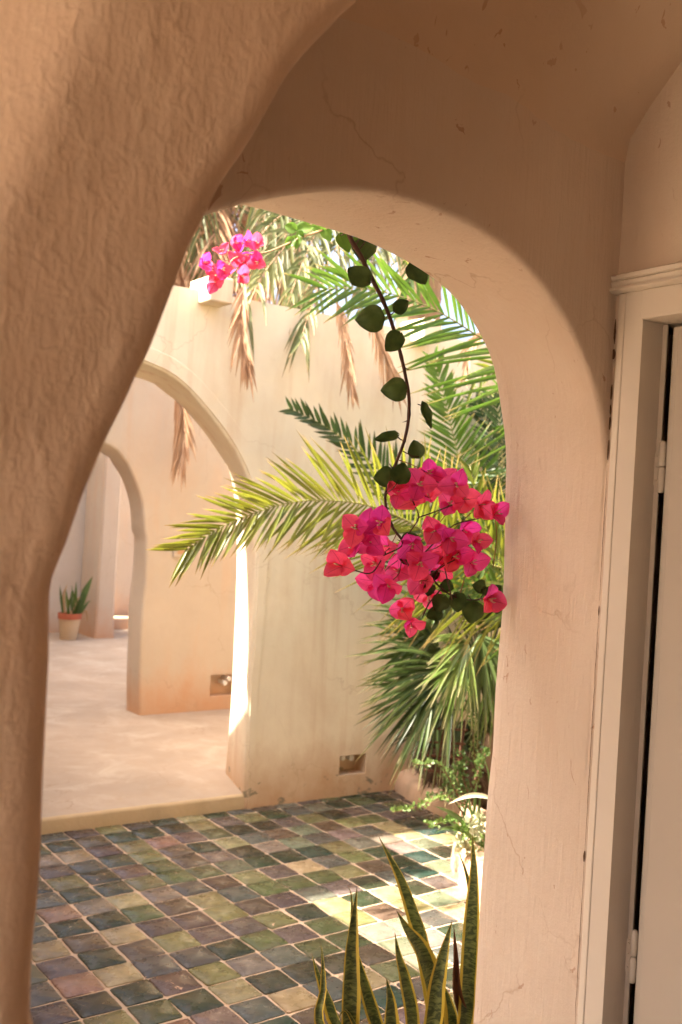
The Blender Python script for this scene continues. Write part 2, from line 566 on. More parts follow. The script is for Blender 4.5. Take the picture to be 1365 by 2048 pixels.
def wall_at(px, py, off=0.0):
    """Point of the courtyard wall's face (moved back by off) seen at px, py."""
    d = ray(px, py)
    k = (4.63 + 0.043 * 1.77 + off) / (d.y + 0.043 * d.x)
    return EYE + d * k


tb = MB()
ys = [(x, WALL_Y(x) + 0.002) for x in np.linspace(0.9, 2.95, 28)]
rows = []
for zz, in_ in ((-0.02, 0.0), (ZT - 0.016, 0.0), (ZT - 0.004, 0.005), (ZT, 0.018)):
    rows.append([(x, y + in_ + noise.noise((x * 4, 0, zz * 3)) * 0.006, zz + (noise.noise((x * 6, 3, 0)) * 0.004 if zz > 0 else 0)) for x, y in ys])
tb.grid(rows)
rows = [[(x, y + 0.018, ZT + noise.noise((x * 6, 3, 0)) * 0.004) for x, y in ys]]
step = tb
terr = MB()
rr = [rows[0]]
for k in range(1, 10):
    yy = 4.66 + (12.5 - 4.66) * (k / 9) ** 1.5
    rr.append([(0.9 + (x - 0.9) * (1 + 2.2 * k / 9), yy, ZT) for x, _ in ys])
terr.grid(rr)
terrace = tag(terr.build('terrace_floor', M_TERR), kind='structure')
step.build('step', M_STEP, terrace)


# ------------------------------------------------------------------ walls with arches
def arch_wall(front, back, u0, u1, z0, z1, spring, fmap, bmap, r=0.02, nf=10, nr=6, nj=0.004, seed=0.0, face_cols=None):
    """One plastered wall panel with an arched opening. front/back: (u, z) curves of equal length, left foot to right foot.
    fmap/bmap: (u, z, inset) -> world; inset is the depth measured from that face into the wall."""
    n = len(front)
    uc = 0.5 * (front[0][0] + front[-1][0])

    def border(cur):
        out = []
        for u, z in cur:
            if z <= spring:
                out.append(((u0 if u < uc else u1), z))
                continue
            du, dz = u - uc, z - spring
            k = 1e9
            if abs(du) > 1e-6: k = min(k, ((u1 - uc) if du > 0 else (u0 - uc)) / du)
            if dz > 1e-6: k = min(k, (z1 - spring) / dz)
            out.append((uc + du * k, spring + dz * k))
        for cu in ((u0, z1), (u1, z1)):
            i = min(range(n), key=lambda q: (out[q][0] - cu[0]) ** 2 + (out[q][1] - cu[1]) ** 2)
            out[i] = cu
        return out

    fb, bb = border(front), border(back)
    rows = []
    for i in range(n):
        (u, z), (bu, bz) = front[i], back[i]
        # outward direction in the face plane
        a, b = front[max(0, i - 1)], front[min(n - 1, i + 1)]
        tx, tz = b[0] - a[0], b[1] - a[1]
        L = math.hypot(tx, tz) or 1
        ox, oz = -tz / L, tx / L
        row = []
        s0 = (u + ox * r, z + oz * r)
        for k in range(nf, -1, -1):
            t = (k / nf) ** 1.4
            uu, zz = s0[0] + (fb[i][0] - s0[0]) * t, s0[1] + (fb[i][1] - s0[1]) * t
            row.append(fmap(uu, zz, 0.0))
        for ang in (30, 60, 90):
            sa, ca = math.sin(math.radians(ang)), math.cos(math.radians(ang))
            row.append(fmap(u + ox * r * (1 - sa), z + oz * r * (1 - sa), r * (1 - ca)))
        P0, P1 = fmap(u, z, r), bmap(bu, bz, r)
        for k in range(1, nr + 1):
            row.append(P0.lerp(P1, k / nr))
        row.append(bmap(bu + ox * r, bz + oz * r, 0.0))
        row.append(bmap(bb[i][0], bb[i][1], 0.0))
        for k in range(len(row)):
            p = row[k]
            if 1 <= k < len(row) - 1:
                w_ = nj * min(1.0, max(0.0, (k - 1) / 4))
                q = Vector(p) * 3.1 + Vector((seed, 0, 0))
                row[k] = Vector(p) + Vector((noise.noise(q), noise.noise(q + Vector((9, 0, 0))) * 0.6, noise.noise(q + Vector((0, 9, 0))))) * w_ \
                    + Vector((noise.noise(q * 5), 0, noise.noise(q * 5 + Vector((0, 9, 0))))) * w_ * 0.25
        rows.append(row)
    mb = MB()
    mb.grid(rows, closed_u=True)
    return mb


def smooth2(pts, n):
    return [(p.x, p.z) for p in catmull([(a, 0, b) for a, b in pts], n)]


# --- the courtyard wall
def cw_f(u, z, ins): return Vector((u, WALL_Y(u) + ins, z))
TH = 0.43
def cw_b(u, z, ins): return Vector((u, WALL_Y(u) + TH - ins, z))


pf = [(305, 734), (344, 753), (379, 783), (414, 822), (449, 867), (477, 913), (497, 959), (508, 1010), (512, 1096), (504, 1300), (498, 1348), (493, 1471), (489, 1582)]
pb = [(294, 762), (326, 783), (361, 811), (386, 839), (414, 875), (439, 913), (456, 941), (468, 1000), (472, 1096), (470, 1200), (466, 1300), (458, 1440), (449, 1552)]
F = [(q.x, q.z) for q in (wall_at(*p) for p in pf)]
B = [(q.x, q.z) for q in (wall_at(*p, TH) for p in pb)]
UC = 1.98
F = [(UC, F[0][1] + 0.03)] + F + [(F[-1][0] + 0.003, -0.02)]
B = [(UC + 0.02, F[0][1] - 0.012)] + B + [(B[-1][0] + 0.003, -0.02)]
mir = lambda c: [(2 * UC - u, z) for u, z in reversed(c[1:])]
cf = smooth2(mir(F) + F, 90)
cb = smooth2(mir(B) + B, 90)
TOPW = 2.72
UJ = 3.25
cwall = thing('courtyard_wall', (2.0, 4.62, 0), 'tall cream plaster wall of the courtyard with a large round arch over a peach terrace', 'wall')
aw = arch_wall(cf, cb, 0.95, UJ, -0.02, TOPW, 1.5, cw_f, cw_b, r=0.014, nf=12, nr=5, nj=0.004)
aw.build('wall_panel', M_COURT, cwall, angle=48)
# the plain stretch to the right, with a little niche low down
def boxm(mb, fm, a, b):
    x0, y0, z0 = a
    x1, y1, z1 = b
    P = lambda u, v, z: Vector((u, WALL_Y(u) + v, z))
    mb.add([P(x0, y0, z0), P(x1, y0, z0), P(x1, y1, z0), P(x0, y1, z0), P(x0, y0, z1), P(x1, y0, z1), P(x1, y1, z1), P(x0, y1, z1)],
           [(3, 2, 1, 0), (4, 5, 6, 7), (0, 1, 5, 4), (1, 2, 6, 5), (2, 3, 7, 6), (3, 0, 4, 7)])


nl, nr_ = wall_at(678, 1550), wall_at(731, 1545)
ntop = wall_at(705, 1510).z
nbot = wall_at(705, 1549).z
ex = MB()
boxm(ex, None, (UJ, 0, -0.02), (nl.x, TH, TOPW))
boxm(ex, None, (nr_.x, 0, -0.02), (6.0, TH, TOPW))
boxm(ex, None, (nl.x, 0, ntop), (nr_.x, TH, TOPW))
boxm(ex, None, (nl.x, 0, -0.02), (nr_.x, TH, nbot))
ex.build('wall_panel', M_COURT, cwall, smooth=False)
nb = MB()
boxm(nb, None, (nl.x, 0.11, nbot), (nr_.x, 0.2, ntop))
niche = nb.build('niche', M_COURT, cwall, smooth=False)
for k in range(2):
    pm = MB()
    c = wall_at(690 + 17 * k, 1517)
    pm.tube([(c.x, WALL_Y(c.x) + 0.015, c.z), (c.x, WALL_Y(c.x) + 0.13, c.z)], 0.017, 12)
    pm.build('pipe_end', M_PIPE, niche, angle=40)
# raised band round the arch
band = MB()
rows = []
nn = len(cf)
for i in range(nn):
    a, b = cf[max(0, i - 1)], cf[min(nn - 1, i + 1)]
    tx, tz = b[0] - a[0], b[1] - a[1]
    L = math.hypot(tx, tz)
    ox, oz = -tz / L, tx / L
    wd = 0.055 + 0.03 * min(1, max(0, (cf[i][1] - 0.8)))
    u, z = cf[i]
    rows.append([cw_f(u + ox * 0.012, z + oz * 0.012, 0.004), cw_f(u + ox * 0.016, z + oz * 0.016, -0.007), cw_f(u + ox * wd, z + oz * wd, -0.008 + 0.002 * noise.noise((u * 5, z * 5, 0))), cw_f(u + ox * (wd + 0.006), z + oz * (wd + 0.006), 0.003)])
band.grid(rows)
band.build('arch_band', M_COURT, cwall, angle=50)
for px_ in (421, 838):
    c = wall_at(px_, 575 if px_ < 500 else 668)
    sp = MB()
    boxm(sp, None, (c.x - 0.065, -0.13, TOPW - 0.07), (c.x + 0.065, 0.1, TOPW + 0.06))
    sp.build('water_spout', M_COURT, cwall, smooth=False, bevel=0.008)

# --- the second wall, across the terrace
PY = 6.62
def pw_f(u, z, ins): return Vector((u, PY + ins, z))
PT = 0.24
def pw_b(u, z, ins): return Vector((u, PY + PT - ins, z))


pf = [(222, 893), (235, 903), (256, 931), (272, 966), (284, 1001), (289, 1043), (291, 1066), (294, 1074), (293, 1100), (291, 1152), (285, 1230), (280, 1300), (279, 1436)]
pb = [(212, 912), (222, 925), (240, 952), (252, 985), (258, 1012), (260, 1040), (261, 1062), (266, 1072), (265, 1100), (262, 1152), (257, 1209), (253, 1300), (250, 1425)]
F = [(q.x, q.z) for q in (at(*p, 'Y', PY) for p in pf)]
B = [(q.x, q.z) for q in (at(*p, 'Y', PY + PT) for p in pb)]
U2 = 2.35
F = [(U2, F[0][1] + 0.09), (0.5 * (U2 + F[0][0]), F[0][1] + 0.06)] + F + [(F[-1][0], 0.0)]
B = [(U2, F[0][1] - 0.01), (0.5 * (U2 + F[2][0]), F[1][1] - 0.01)] + B + [(B[-1][0], 0.0)]
mir = lambda c: [(2 * U2 - u, z) for u, z in reversed(c[1:])]
pf2 = smooth2(mir(F) + F, 90)
pb2 = smooth2(mir(B) + B, 90)
pwall = thing('terrace_wall', (3.4, PY, 0.07), 'peach plaster wall across the terrace, with a smaller arch, seen through the big arch', 'wall')
aw = arch_wall(pf2, pb2, 1.0, 3.55, 0.0, 3.0, 1.35, pw_f, pw_b, r=0.02, nf=12, nr=4, nj=0.008, seed=4)
aw.build('wall_panel', M_PASS, pwall, angle=48)
nl, nr_ = at(421, 1365, 'Y', PY).x, at(475, 1365, 'Y', PY).x
nz0, nz1 = at(430, 1392, 'Y', PY).z, at(430, 1350, 'Y', PY).z
ex = MB()
ex.box((3.55, PY, 0), (nl, PY + PT, 3.0))
ex.box((nr_, PY, 0), (6.5, PY + PT, 3.0))
ex.box((nl, PY, 0), (nr_, PY + PT, nz0))
ex.box((nl, PY, nz1), (nr_, PY + PT, 3.0))
ex.build('wall_panel', M_PASS, pwall, smooth=False)
nb = MB()
nb.box((nl, PY + 0.09, nz0), (nr_, PY + 0.2, nz1))
niche = nb.build('niche', M_PASS, pwall, smooth=False)
for p in ((450, 1366), (458, 1357)):
    c = at(*p, 'Y', PY)
    pm = MB()
    pm.tube([(c.x, PY - 0.01, c.z), (c.x, PY + 0.1, c.z)], 0.018, 12)
    pm.build('pipe_end', M_PIPE, niche, angle=40)
# small framed box on that wall
c0, c1 = at(346, 1114, 'Y', PY), at(380, 1088, 'Y', PY)
fb_ = MB()
fb_.box((c0.x, PY - 0.02, c0.z), (c1.x, PY - 0.001, c1.z))
pl = fb_.build('wall_plate', M_PASS, pwall, smooth=False, bevel=0.004)
fb_ = MB()
dx, dz = (c1.x - c0.x) * 0.2, (c1.z - c0.z) * 0.24
fb_.box((c0.x + dx, PY - 0.024, c0.z + dz), (c1.x - dx, PY - 0.0195, c1.z - dz))
fb_.build('plate_cover', flat('ochre_cover', (0.52, 0.30, 0.16)), pl, smooth=False)

# --- far end of the terrace: pillar, pale wall, recess
FY = 10.5
a, b = at(191, 1268, 'Y', FY).x, at(227, 1268, 'Y', FY).x
fp = MB()
rows = []
for z in np.linspace(0.05, 3.9, 24):
    fl = 0.05 * max(0, 0.35 - z)
    nz = noise.noise((z * 2, 4, 0)) * 0.01
    x0, x1, y0, y1 = a - fl + nz, b + fl + nz, FY - fl, FY + 0.5
    rows.append([(x0 + 0.02, y0, z), (x1 - 0.02, y0, z), (x1, y0 + 0.02, z), (x1, y1, z), (x0, y1, z), (x0, y0 + 0.02, z)])
fp.grid(rows, closed_u=True)
pt = thing('pillar', ((a + b) / 2, FY + 0.25, 0.05), 'pale peach square pillar at the far end of the terrace, seen past the small arch', 'pillar')
fp.build('shaft', M_PASS, pt, angle=40)
fw = MB()
fw.box((0.5, FY + 0.55, 0.05), (b + 0.1, FY + 0.8, 3.9))
t_ = thing('end_wall', (3.5, FY + 0.6, 0.05), 'grey-white wall behind the potted plants, left of the far pillar', 'wall')
fw.build('wall_panel', M_FAR, t_, smooth=False)
rw = MB()
rw.box((b + 0.1, FY + 1.0, 0.05), (7.5, FY + 1.3, 3.9))
t_ = thing('recess_wall', (5.5, FY + 1.0, 0.05), 'shaded brownish wall in the recess right of the far pillar', 'wall')
rw.build('wall_panel', M_PASS, t_, smooth=False)
rs = MB()
rs.box((b + 0.02, FY + 0.7, 0.05), (7.5, FY + 0.995, 0.22))
rs.build('ledge', M_PASS, t_, smooth=False, bevel=0.02)
# --- the unseen left wing, its block heights stepped to shape the sun, and the wall on its right side
lw = thing('side_wing', (0.6, 4.0, 0), 'plain cream building wing beside the courtyard, unseen, its heights shaped for the sun', 'building')
q = MB()
q.box((-0.4, 2.35, -0.05), (0.55, 2.95, 4.3))
q.box((-0.4, 2.951, -0.05), (0.89, 4.45, 2.60))
q.box((-0.4, 4.451, -0.05), (0.885, 5.25, 3.85))
q.box((-0.4, 5.251, -0.05), (0.88, 6.70, 3.8))
q.box((-0.4, 6.701, -0.05), (0.885, 8.0, 6.0))
q.box((-0.4, 8.001, -0.05), (0.88, 13.0, 8.6))
q.build('wall_panel', M_COURT, lw, smooth=False, bevel=0.03)
rwall = thing('side_wall', (5.75, 3.0, 0), 'cream wall closing the courtyard behind the palms', 'wall')
q = MB()
q.box((5.705, 1.68, -0.05), (6.0, 4.44, 2.7))
q.build('wall_panel', M_COURT, rwall, smooth=False, bevel=0.03)

# ------------------------------------------------------------------ the arcade the photograph is taken from
NY, FYA = 1.366, 1.673                                        # near and far face of its courtyard side
XW = 1.673                                                    # face of the wall with the door
pn = [(440, 421), (500, 405), (560, 393), (620, 384), (690, 380), (740, 384), (790, 393), (850, 410), (900, 430), (950, 453), (1000, 484), (1040, 519), (1080, 562), (1115, 612), (1145, 663), (1170, 718), (1190, 775), (1203, 832), (1210, 890), (1213, 950)]
pfar = [(430, 430), (470, 428), (520, 430), (570, 438), (625, 452), (690, 470), (740, 490), (800, 520), (860, 560), (900, 596), (930, 634), (955, 672), (975, 715), (988, 765), (996, 815), (1003, 870), (1006, 930)]
pfoot = [(1003, 1000), (1001, 1100), (999, 1200), (992, 1300), (984, 1400), (979, 1500), (968, 1600), (962, 1700), (955, 1800), (948, 1920), (940, 2048), (930, 2200)]
Nn = [(q.x, q.z) for q in (at(*p, 'Y', NY) for p in pn)]
Nn += [(XW, 1.45), (XW, 1.2), (XW + 0.002, 0.9), (XW, 0.5), (XW, -0.02)]
Ff = [(q.x, q.z) for q in (at(*p, 'Y', FYA) for p in pfar + pfoot)]
Ff += [(Ff[-1][0], -0.02)]
AC = 0.935
nmax, fmax = max(z for _, z in Nn), max(z for _, z in Ff)
NL = [p for p in Nn if p[0] < AC]
Nn = [(AC, nmax)] + [p for p in Nn if p[0] >= AC]
AF = 1.085
Ff = [(AF, fmax)] + [p for p in Ff if p[0] > AF + 0.05]
mir = lambda c: [(c[0][0] - (u - c[0][0]) * (c[0][0] - 0.197) / (XW - c[0][0]), z) for u, z in reversed(c[1:])]


def by_height(cur, n):
    """Resample the right half so that both faces' curves advance together."""
    return smooth2(cur, n)


nn_ = 70
rf = smooth2(Ff, nn_)
zl = NL[0][1]
nl_ = [(0.197, -0.02), (0.197, 0.8), (0.197, 1.3), (0.22, 1.55), (0.30, zl - 0.33), (0.45, zl - 0.15)]
whole = smooth2(nl_ + NL + Nn[1:], 600)
ia = max(range(600), key=lambda i: whole[i][1])
pick = lambda seq, n: [seq[round(i * (len(seq) - 1) / (n - 1))] for i in range(n)]
nf_ = pick(whole[:ia + 1], nn_)[:-1] + pick(whole[ia:], nn_)
ff_ = mir(rf) + rf
awall = thing('arcade_wall', (0.94, 1.5, 0), 'tan plaster wall around the near arch opening onto the tiled courtyard', 'wall')
def aw_f(u, z, ins): return Vector((u, NY + ins, z))
def aw_b(u, z, ins): return Vector((u, FYA - ins, z))
m_ = arch_wall(nf_, ff_, -0.55, 1.93, -0.02, 3.2, 1.62, aw_f, aw_b, r=0.012, nf=16, nr=10, nj=0.005, seed=2)
m_.build('wall_panel', M_ARCH, awall, angle=48)
q = MB()
q.box((1.932, NY, -0.05), (5.70, FYA, 3.2))
q.build('wall_panel', M_COURT, awall, smooth=False)
q = MB()
q.box((-1.0, 1.675, 2.62), (3.2, 2.2, 2.72))
q.build('sun_blocker', M_COURT, awall, smooth=False, bevel=0.02)  # unseen slab added to keep direct sun off the arch reveal

# vault over the bay: rises from the arch wall towards the viewer
vp = [(NY + 0.004, 2.36), (NY - 0.012, 2.43), (1.27, 2.52), (1.154, 2.625), (0.95, 2.76), (0.6, 2.90), (0.1, 2.97), (-0.5, 2.95), (-1.2, 2.8), (-1.9, 2.5), (-2.28, 2.2)]
vq = [(NY + 0.004, 2.36), (NY - 0.006, 2.50), (1.325, 2.64), (1.25, 2.78), (1.08, 2.93), (0.75, 3.05), (0.2, 3.10), (-0.5, 3.06), (-1.2, 2.88), (-1.9, 2.55), (-2.28, 2.2)]
vpp = catmull([(0, a, b) for a, b in vp], 60)
vqq = catmull([(0, a, b) for a, b in vq], 60)
va = MB()
rows = []
for x in np.linspace(-1.5, 1.70, 60):
    k = min(1, max(0, (x - 1.30) / 0.373))
    k = k * k * (3 - 2 * k)
    rows.append([(x, p.y, p.z + noise.noise((x * 2, p.y * 2, 0)) * 0.010) for p in (b_.lerp(a_, k) for a_, b_ in zip(vpp, vqq))])
va.grid(rows)
vault = tag(va.build('vault', M_VAULT), kind='structure')
q = MB()
q.box((-1.55, -2.6, 3.202), (6.0, 1.70, 3.4))
tag(q.build('arcade_roof', M_COURT, smooth=False), kind='structure')
q = MB()
q.box((-1.75, -2.28, -0.05), (-1.5, -0.6, 3.2))
q.box((-1.75, 1.1, -0.05), (-1.5, 1.67, 3.2))
q.box((-1.75, -0.6, 2.8), (-1.5, 1.1, 3.2))
q.box((-1.5, NY, -0.05), (-0.552, FYA, 3.2))
t_ = thing('arcade_end_wall', (-1.6, 0.2, 0), 'tan end wall of the arcade with an opening sized to set the side light, unseen', 'wall')  # unseen end wall, added with a narrowed opening to limit side light
q.build('wall_panel', M_ARCH, t_, smooth=False)
q = MB()
q.box((-2.5, -2.6, 2.85), (-1.752, 1.70, 3.0))
tag(q.build('side_sun_blocker', M_COURT, smooth=False), kind='structure')  # unseen slab added to keep sun out of the side opening
q = MB()
q.box((-1.7, -2.6, -0.05), (2.0, -2.28, 3.2))
t_ = thing('back_wall', (0, -2.4, 0), 'plain tan wall at the back of the arcade', 'wall')
q.build('wall_panel', M_ARCH, t_, smooth=False)
absorber = thing('bounce_absorber', (0, -2.27, 0), 'wide dark plank gate at the back of the arcade, added unseen to cut bounced light', 'absorber')  # dark boards added out of view to cut bounce onto rib and vault
for k in range(20):
    q = MB()
    q.box((-1.45 + k * 0.155, -2.278, 0.01), (-1.45 + k * 0.155 + 0.148, -2.235, 2.45))
    q.build('plank', M_ABSORB, absorber, smooth=False)
dark_strip = plot('dark_ground_strip', -3.0, -6.0, -1.76, 9.0, -0.01, flat('dark_ground', (0.10, 0.085, 0.045), 0.95))  # dark strip added outside to cut ground bounce onto the vault

# the wall with the door
yA, yB = at(1253, 700, 'X', XW).y, at(1281, 700, 'X', XW).y
d = ray(1321, 700)
DJ = EYE.x + d.x * (yB / d.y) - XW                            # depth of the jamb
XD = XW + DJ
zO = at(1282, 641, 'X', XW).z
y1333, y1345 = at(1333, 700, 'X', XD).y, at(1345, 700, 'X', XD).y
dwall = thing('door_wall', (XW + 0.1, 0.3, 0), 'tan plaster wall with the painted door in it, beside the near arch', 'wall')
q = MB()
q.box((XW, yB + 0.0085, -0.05), (XD + 0.004, 1.384, zO + 0.011))
q.box((XW, -2.28, -0.05), (XW + 0.25, y1345 - 0.92, zO + 0.011))
q.box((XW, -2.28, zO + 0.011), (XW + 0.25, 1.384, 3.19))
q.build('wall_panel', M_ARCH, dwall, smooth=False)
fr = thing('doorway', (XW, yB - 0.4, 0), 'cream painted wooden door frame with a chipped moulding over it', 'door frame')
YE = y1345 - 0.92
zm0, zm1 = at(1222, 594, 'X', XW).z, at(1222, 557, 'X', XW).z
q = MB()
q.box((XW - 0.012, yA, 0), (XW - 0.0005, 1.352, zm0))
q.build('casing', M_PAINT, fr, smooth=False, bevel=0.003)
q = MB()
q.add([(XW - 0.010, yA - 0.0005, 0), (XW - 0.002, yB - 0.004, 0), (XW + 0.02, yB - 0.004, 0), (XW + 0.02, yA - 0.0005, 0),
       (XW - 0.010, yA - 0.0005, zm0), (XW - 0.002, yB - 0.004, zm0), (XW + 0.02, yB - 0.004, zm0), (XW + 0.02, yA - 0.0005, zm0)],
      [(0, 1, 2, 3), (7, 6, 5, 4), (0, 4, 5, 1), (1, 5, 6, 2), (2, 6, 7, 3), (3, 7, 4, 0)])
q.build('casing', M_PAINT, fr, smooth=False)
q = MB()
q.box((XW - 0.011, YE, zO), (XW - 0.0005, yB - 0.0045, zm0))
q.build('head_casing', M_PAINT, fr, smooth=False, bevel=0.003)
q = MB()
q.box((XW + 0.0205, yB - 0.0035, 0), (XD + 0.003, yB + 0.008, zO + 0.0005))
q.build('jamb', M_PAINT, fr, smooth=False)
q = MB()
q.box((XW + 0.0, YE, zO + 0.0008), (XD + 0.05, yB + 0.008, zO + 0.0105))
q.build('head_jamb', M_PAINT, fr, smooth=False)
q = MB()
q.box((XD, y1333, 0), (XD + 0.0035, yB - 0.004, zO))
q.build('rebate_strip', M_PAINT, fr, smooth=False)
# moulding: one profile along the wall
prof = [(-0.0005, zm0), (-0.020, zm0 + 0.001), (-0.026, zm0 + 0.006), (-0.024, zm0 + 0.0115), (-0.017, zm0 + 0.0135), (-0.020, zm0 + 0.0165), (-0.021, zm0 + 0.0235), (-0.016, zm0 + 0.0265),
        (-0.022, zm0 + 0.029), (-0.024, zm1 - 0.003), (-0.018, zm1), (-0.0005, zm1 + 0.004)]
q = MB()
rows = []
for y in np.linspace(1.366, YE - 0.05, 40):
    rows.append([(XW + a_ + noise.noise((y * 20, b_ * 60, 0)) * 0.0012, y, b_) for a_, b_ in prof])
q.grid(rows)
n0 = len(q.v)
q.add([tuple(p) for p in rows[0]], [tuple(range(len(prof)))])
q.build('moulding', M_PAINT2, fr, angle=45)
# gap of bare wood and dark chips along the casing
y0 = 1.3635
for (za, zb, wmax) in ((at(1222, 640, 'X', XW).z, at(1222, 690, 'X', XW).z, 0.0035), (at(1220, 700, 'X', XW).z, at(1219, 720, 'X', XW).z, 0.008), (at(1219, 770, 'X', XW).z, at(1217, 800, 'X', XW).z, 0.004),
                       (at(1216, 810, 'X', XW).z, at(1215, 830, 'X', XW).z, 0.003), (at(1215, 835, 'X', XW).z, at(1214, 860, 'X', XW).z, 0.0045), (at(1214, 880, 'X', XW).z, at(1212, 920, 'X', XW).z, 0.003),
                       (at(1212, 930, 'X', XW).z, at(1190, 1200, 'X', XW).z, 0.0009), (at(1190, 1210, 'X', XW).z, at(1188, 1230, 'X', XW).z, 0.002), (at(1188, 1230, 'X', XW).z, at(1168, 1700, 'X', XW).z, 0.0010), (at(1168, 1700, 'X', XW).z, at(1167, 1722, 'X', XW).z, 0.004), (at(1167, 1720, 'X', XW).z, at(1148, 2048, 'X', XW).z, 0.0010)):
    ck = MB()
    n = max(4, int(abs(za - zb) / 0.006))
    L_, R_ = [], []
    for k in range(n + 1):
        z = za + (zb - za) * k / n
        wv = wmax * (0.35 + 0.65 * math.sin(math.pi * k / n)) * (0.7 + 0.6 * abs(noise.noise((z * 90, 1, 0))))
        c_ = y0 + noise.noise((z * 30, 5, 0)) * 0.0015
        L_.append((XW - 0.0025, c_ + wv * 1.3, z))
        R_.append((XW - 0.0025, c_ - wv * 0.6, z))
    ck.grid([L_, R_])
    ck.build('paint_gap', M_CRACK, fr, smooth=False)
# the door itself, a little open
door = thing('door', (XD, y1345 - 0.45, 0), 'cream painted wooden door standing slightly ajar in its frame', 'door')
yE = at(1357, 700, 'X', XD).y
q = MB()
zt = zO - 0.006
q.box((XD - 0.004, YE + 0.01, 0.01), (XD + 0.036, y1345 - 0.0005, zt))
q.build('leaf', M_DOOR_DIM, door, smooth=False, bevel=0.006)
q = MB()
q.box((XD - 0.010, YE + 0.01, 0.02), (XD - 0.0045, yE - 0.004, zt - 0.012))
q.build('panel', M_DOOR_DIM, door, smooth=False, bevel=0.003)
ym = 0.5 * (y1333 + y1345)
for (pa, pb_) in ((883, 986), (1862, 1966)):
    za = at(1330 if pa < 1000 else 1275, pa, 'X', XD).z
    zb = at(1325 if pa < 1000 else 1268, pb_, 'X', XD).z
    zc = 0.5 * (za + zb)
    h = MB()
    for (z0, z1) in ((zc + 0.001, za), (zb, zc - 0.001)):
        h.lathe((XD - 0.002, ym, 0), [(0.0, z1 + 0.002), (0.005, z1), (0.0075, z1 - 0.004), (0.0078, (z0 + z1) / 2), (0.0075, z0 + 0.002), (0.005, z0), (0, z0)], 14)
    h.box((XD - 0.0018, ym + 0.004, zc - 0.038), (XD - 0.0004, ym + 0.022, zc + 0.03))
    for dz_ in (-0.028, 0.0, 0.022):
        h.lathe((XD - 0.0018, ym + 0.013, zc + dz_), [(0, 0.002), (0.002, 0.0015), (0.0026, 0), (0, -0.001)], 8)
    h.build('hinge', M_PAINT, door, angle=50)
# room behind the door, its darkness painted by a near-black lining
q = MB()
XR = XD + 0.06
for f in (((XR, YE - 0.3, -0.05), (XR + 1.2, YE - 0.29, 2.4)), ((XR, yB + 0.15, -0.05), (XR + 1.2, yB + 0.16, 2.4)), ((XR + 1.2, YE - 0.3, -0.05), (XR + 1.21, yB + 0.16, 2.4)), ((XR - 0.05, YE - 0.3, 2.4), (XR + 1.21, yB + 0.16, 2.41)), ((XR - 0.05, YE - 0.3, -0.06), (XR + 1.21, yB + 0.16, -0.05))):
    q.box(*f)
rm = thing('store_room', (XW + 0.7, 0.8, 0), 'room behind the door, lined near black to stand for darkness in the gap', 'room')
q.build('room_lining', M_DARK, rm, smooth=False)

# ------------------------------------------------------------------ the leaning rib of the nearest arch
RY = 0.948
pr_ = [(1330, -300), (1150, -250), (1000, -185), (860, -100), (780, -46), (725, 0), (690, 38), (640, 90), (600, 140), (560, 210), (520, 280), (480, 340), (455, 385), (430, 440), (405, 490), (380, 560), (350, 640), (325, 700), (300, 750), (275, 810), (240, 880), (215, 935), (195, 980),
       (180, 1022), (160, 1082), (135, 1140), (125, 1182), (120, 1260), (118, 1330), (112, 1400), (108, 1480), (105, 1560), (103, 1650), (102, 1720), (97, 1800), (92, 1860), (86, 1930), (82, 2048), (78, 2300)]
plf = [(900, -700), (640, -480), (420, -290), (260, -110), (187, 0), (160, 52), (130, 110), (100, 165), (75, 222), (50, 290), (25, 345), (0, 400), (-30, 480), (-60, 590), (-85, 720), (-100, 900), (-110, 1150), (-118, 1450), (-120, 1750), (-120, 2048), (-122, 2300)]
RR = [at(*p, 'Y', RY) for p in pr_]
RL = [at(*p, 'Y', RY) for p in plf]
RR.append(Vector((RR[-1].x, RY, -0.03)))
RL.append(Vector((RL[-1].x, RY, -0.03)))
NR = 150
RR, RL = catmull(RR, NR), catmull(RL, NR)
rows = []
for i in range(NR):
    a, b = RL[i], RR[i]
    row = []
    w_ = (b - a).normalized()
    # lit side running back from the left edge
    sd_ = Vector((-0.80, 0.60, 0.0))
    for k in range(6, 0, -1):
        row.append(a + sd_ * (0.04 + 0.9 * (k / 6) ** 1.3))
    r = 0.05
    for k in range(0, 7):                                     # rounded shoulder
        tt = k / 6
        row.append((a + sd_ * 0.04) * (1 - tt) ** 2 + a * 2 * tt * (1 - tt) + (a + w_ * 0.03) * tt ** 2)
    for k in range(1, 17):
        row.append((a + w_ * 0.03).lerp(b - w_ * 0.055, k / 16))
    e = 0.032
    row.append(b - w_ * e)
    row.append(b - w_ * e * 0.35 + Vector((0, e * 0.30, 0)))
    row.append(b + Vector((0, e, 0)))
    row.append(b + Vector((0, 0.10, 0)) - w_ * 0.02)
    row.append(b + Vector((0, 0.27, 0)) - w_ * 0.07)
    for k, p in enumerate(row):
        q_ = Vector((p.x * 3.2, p.z * 2.6, 1.7))
        d_ = 0.012 * noise.noise(q_) + 0.006 * noise.noise(q_ * 2.9) + 0.0012 * noise.noise(q_ * 8)
        row[k] = p + Vector((0, d_, 0))
    rows.append(row)
rb = MB()
rb.grid(rows)
rib = thing('arch_rib', (0.2, RY + 0.1, 0), 'thick leaning arch leg of rough brown plaster, nearest of all, filling the upper left', 'arch')
rb.build('leg', M_RIB, rib)

# ------------------------------------------------------------------ plants
LOOK = ray(682, 1024).normalized()


def mid(px, py, Y): return at(px, py, 'Y', Y)


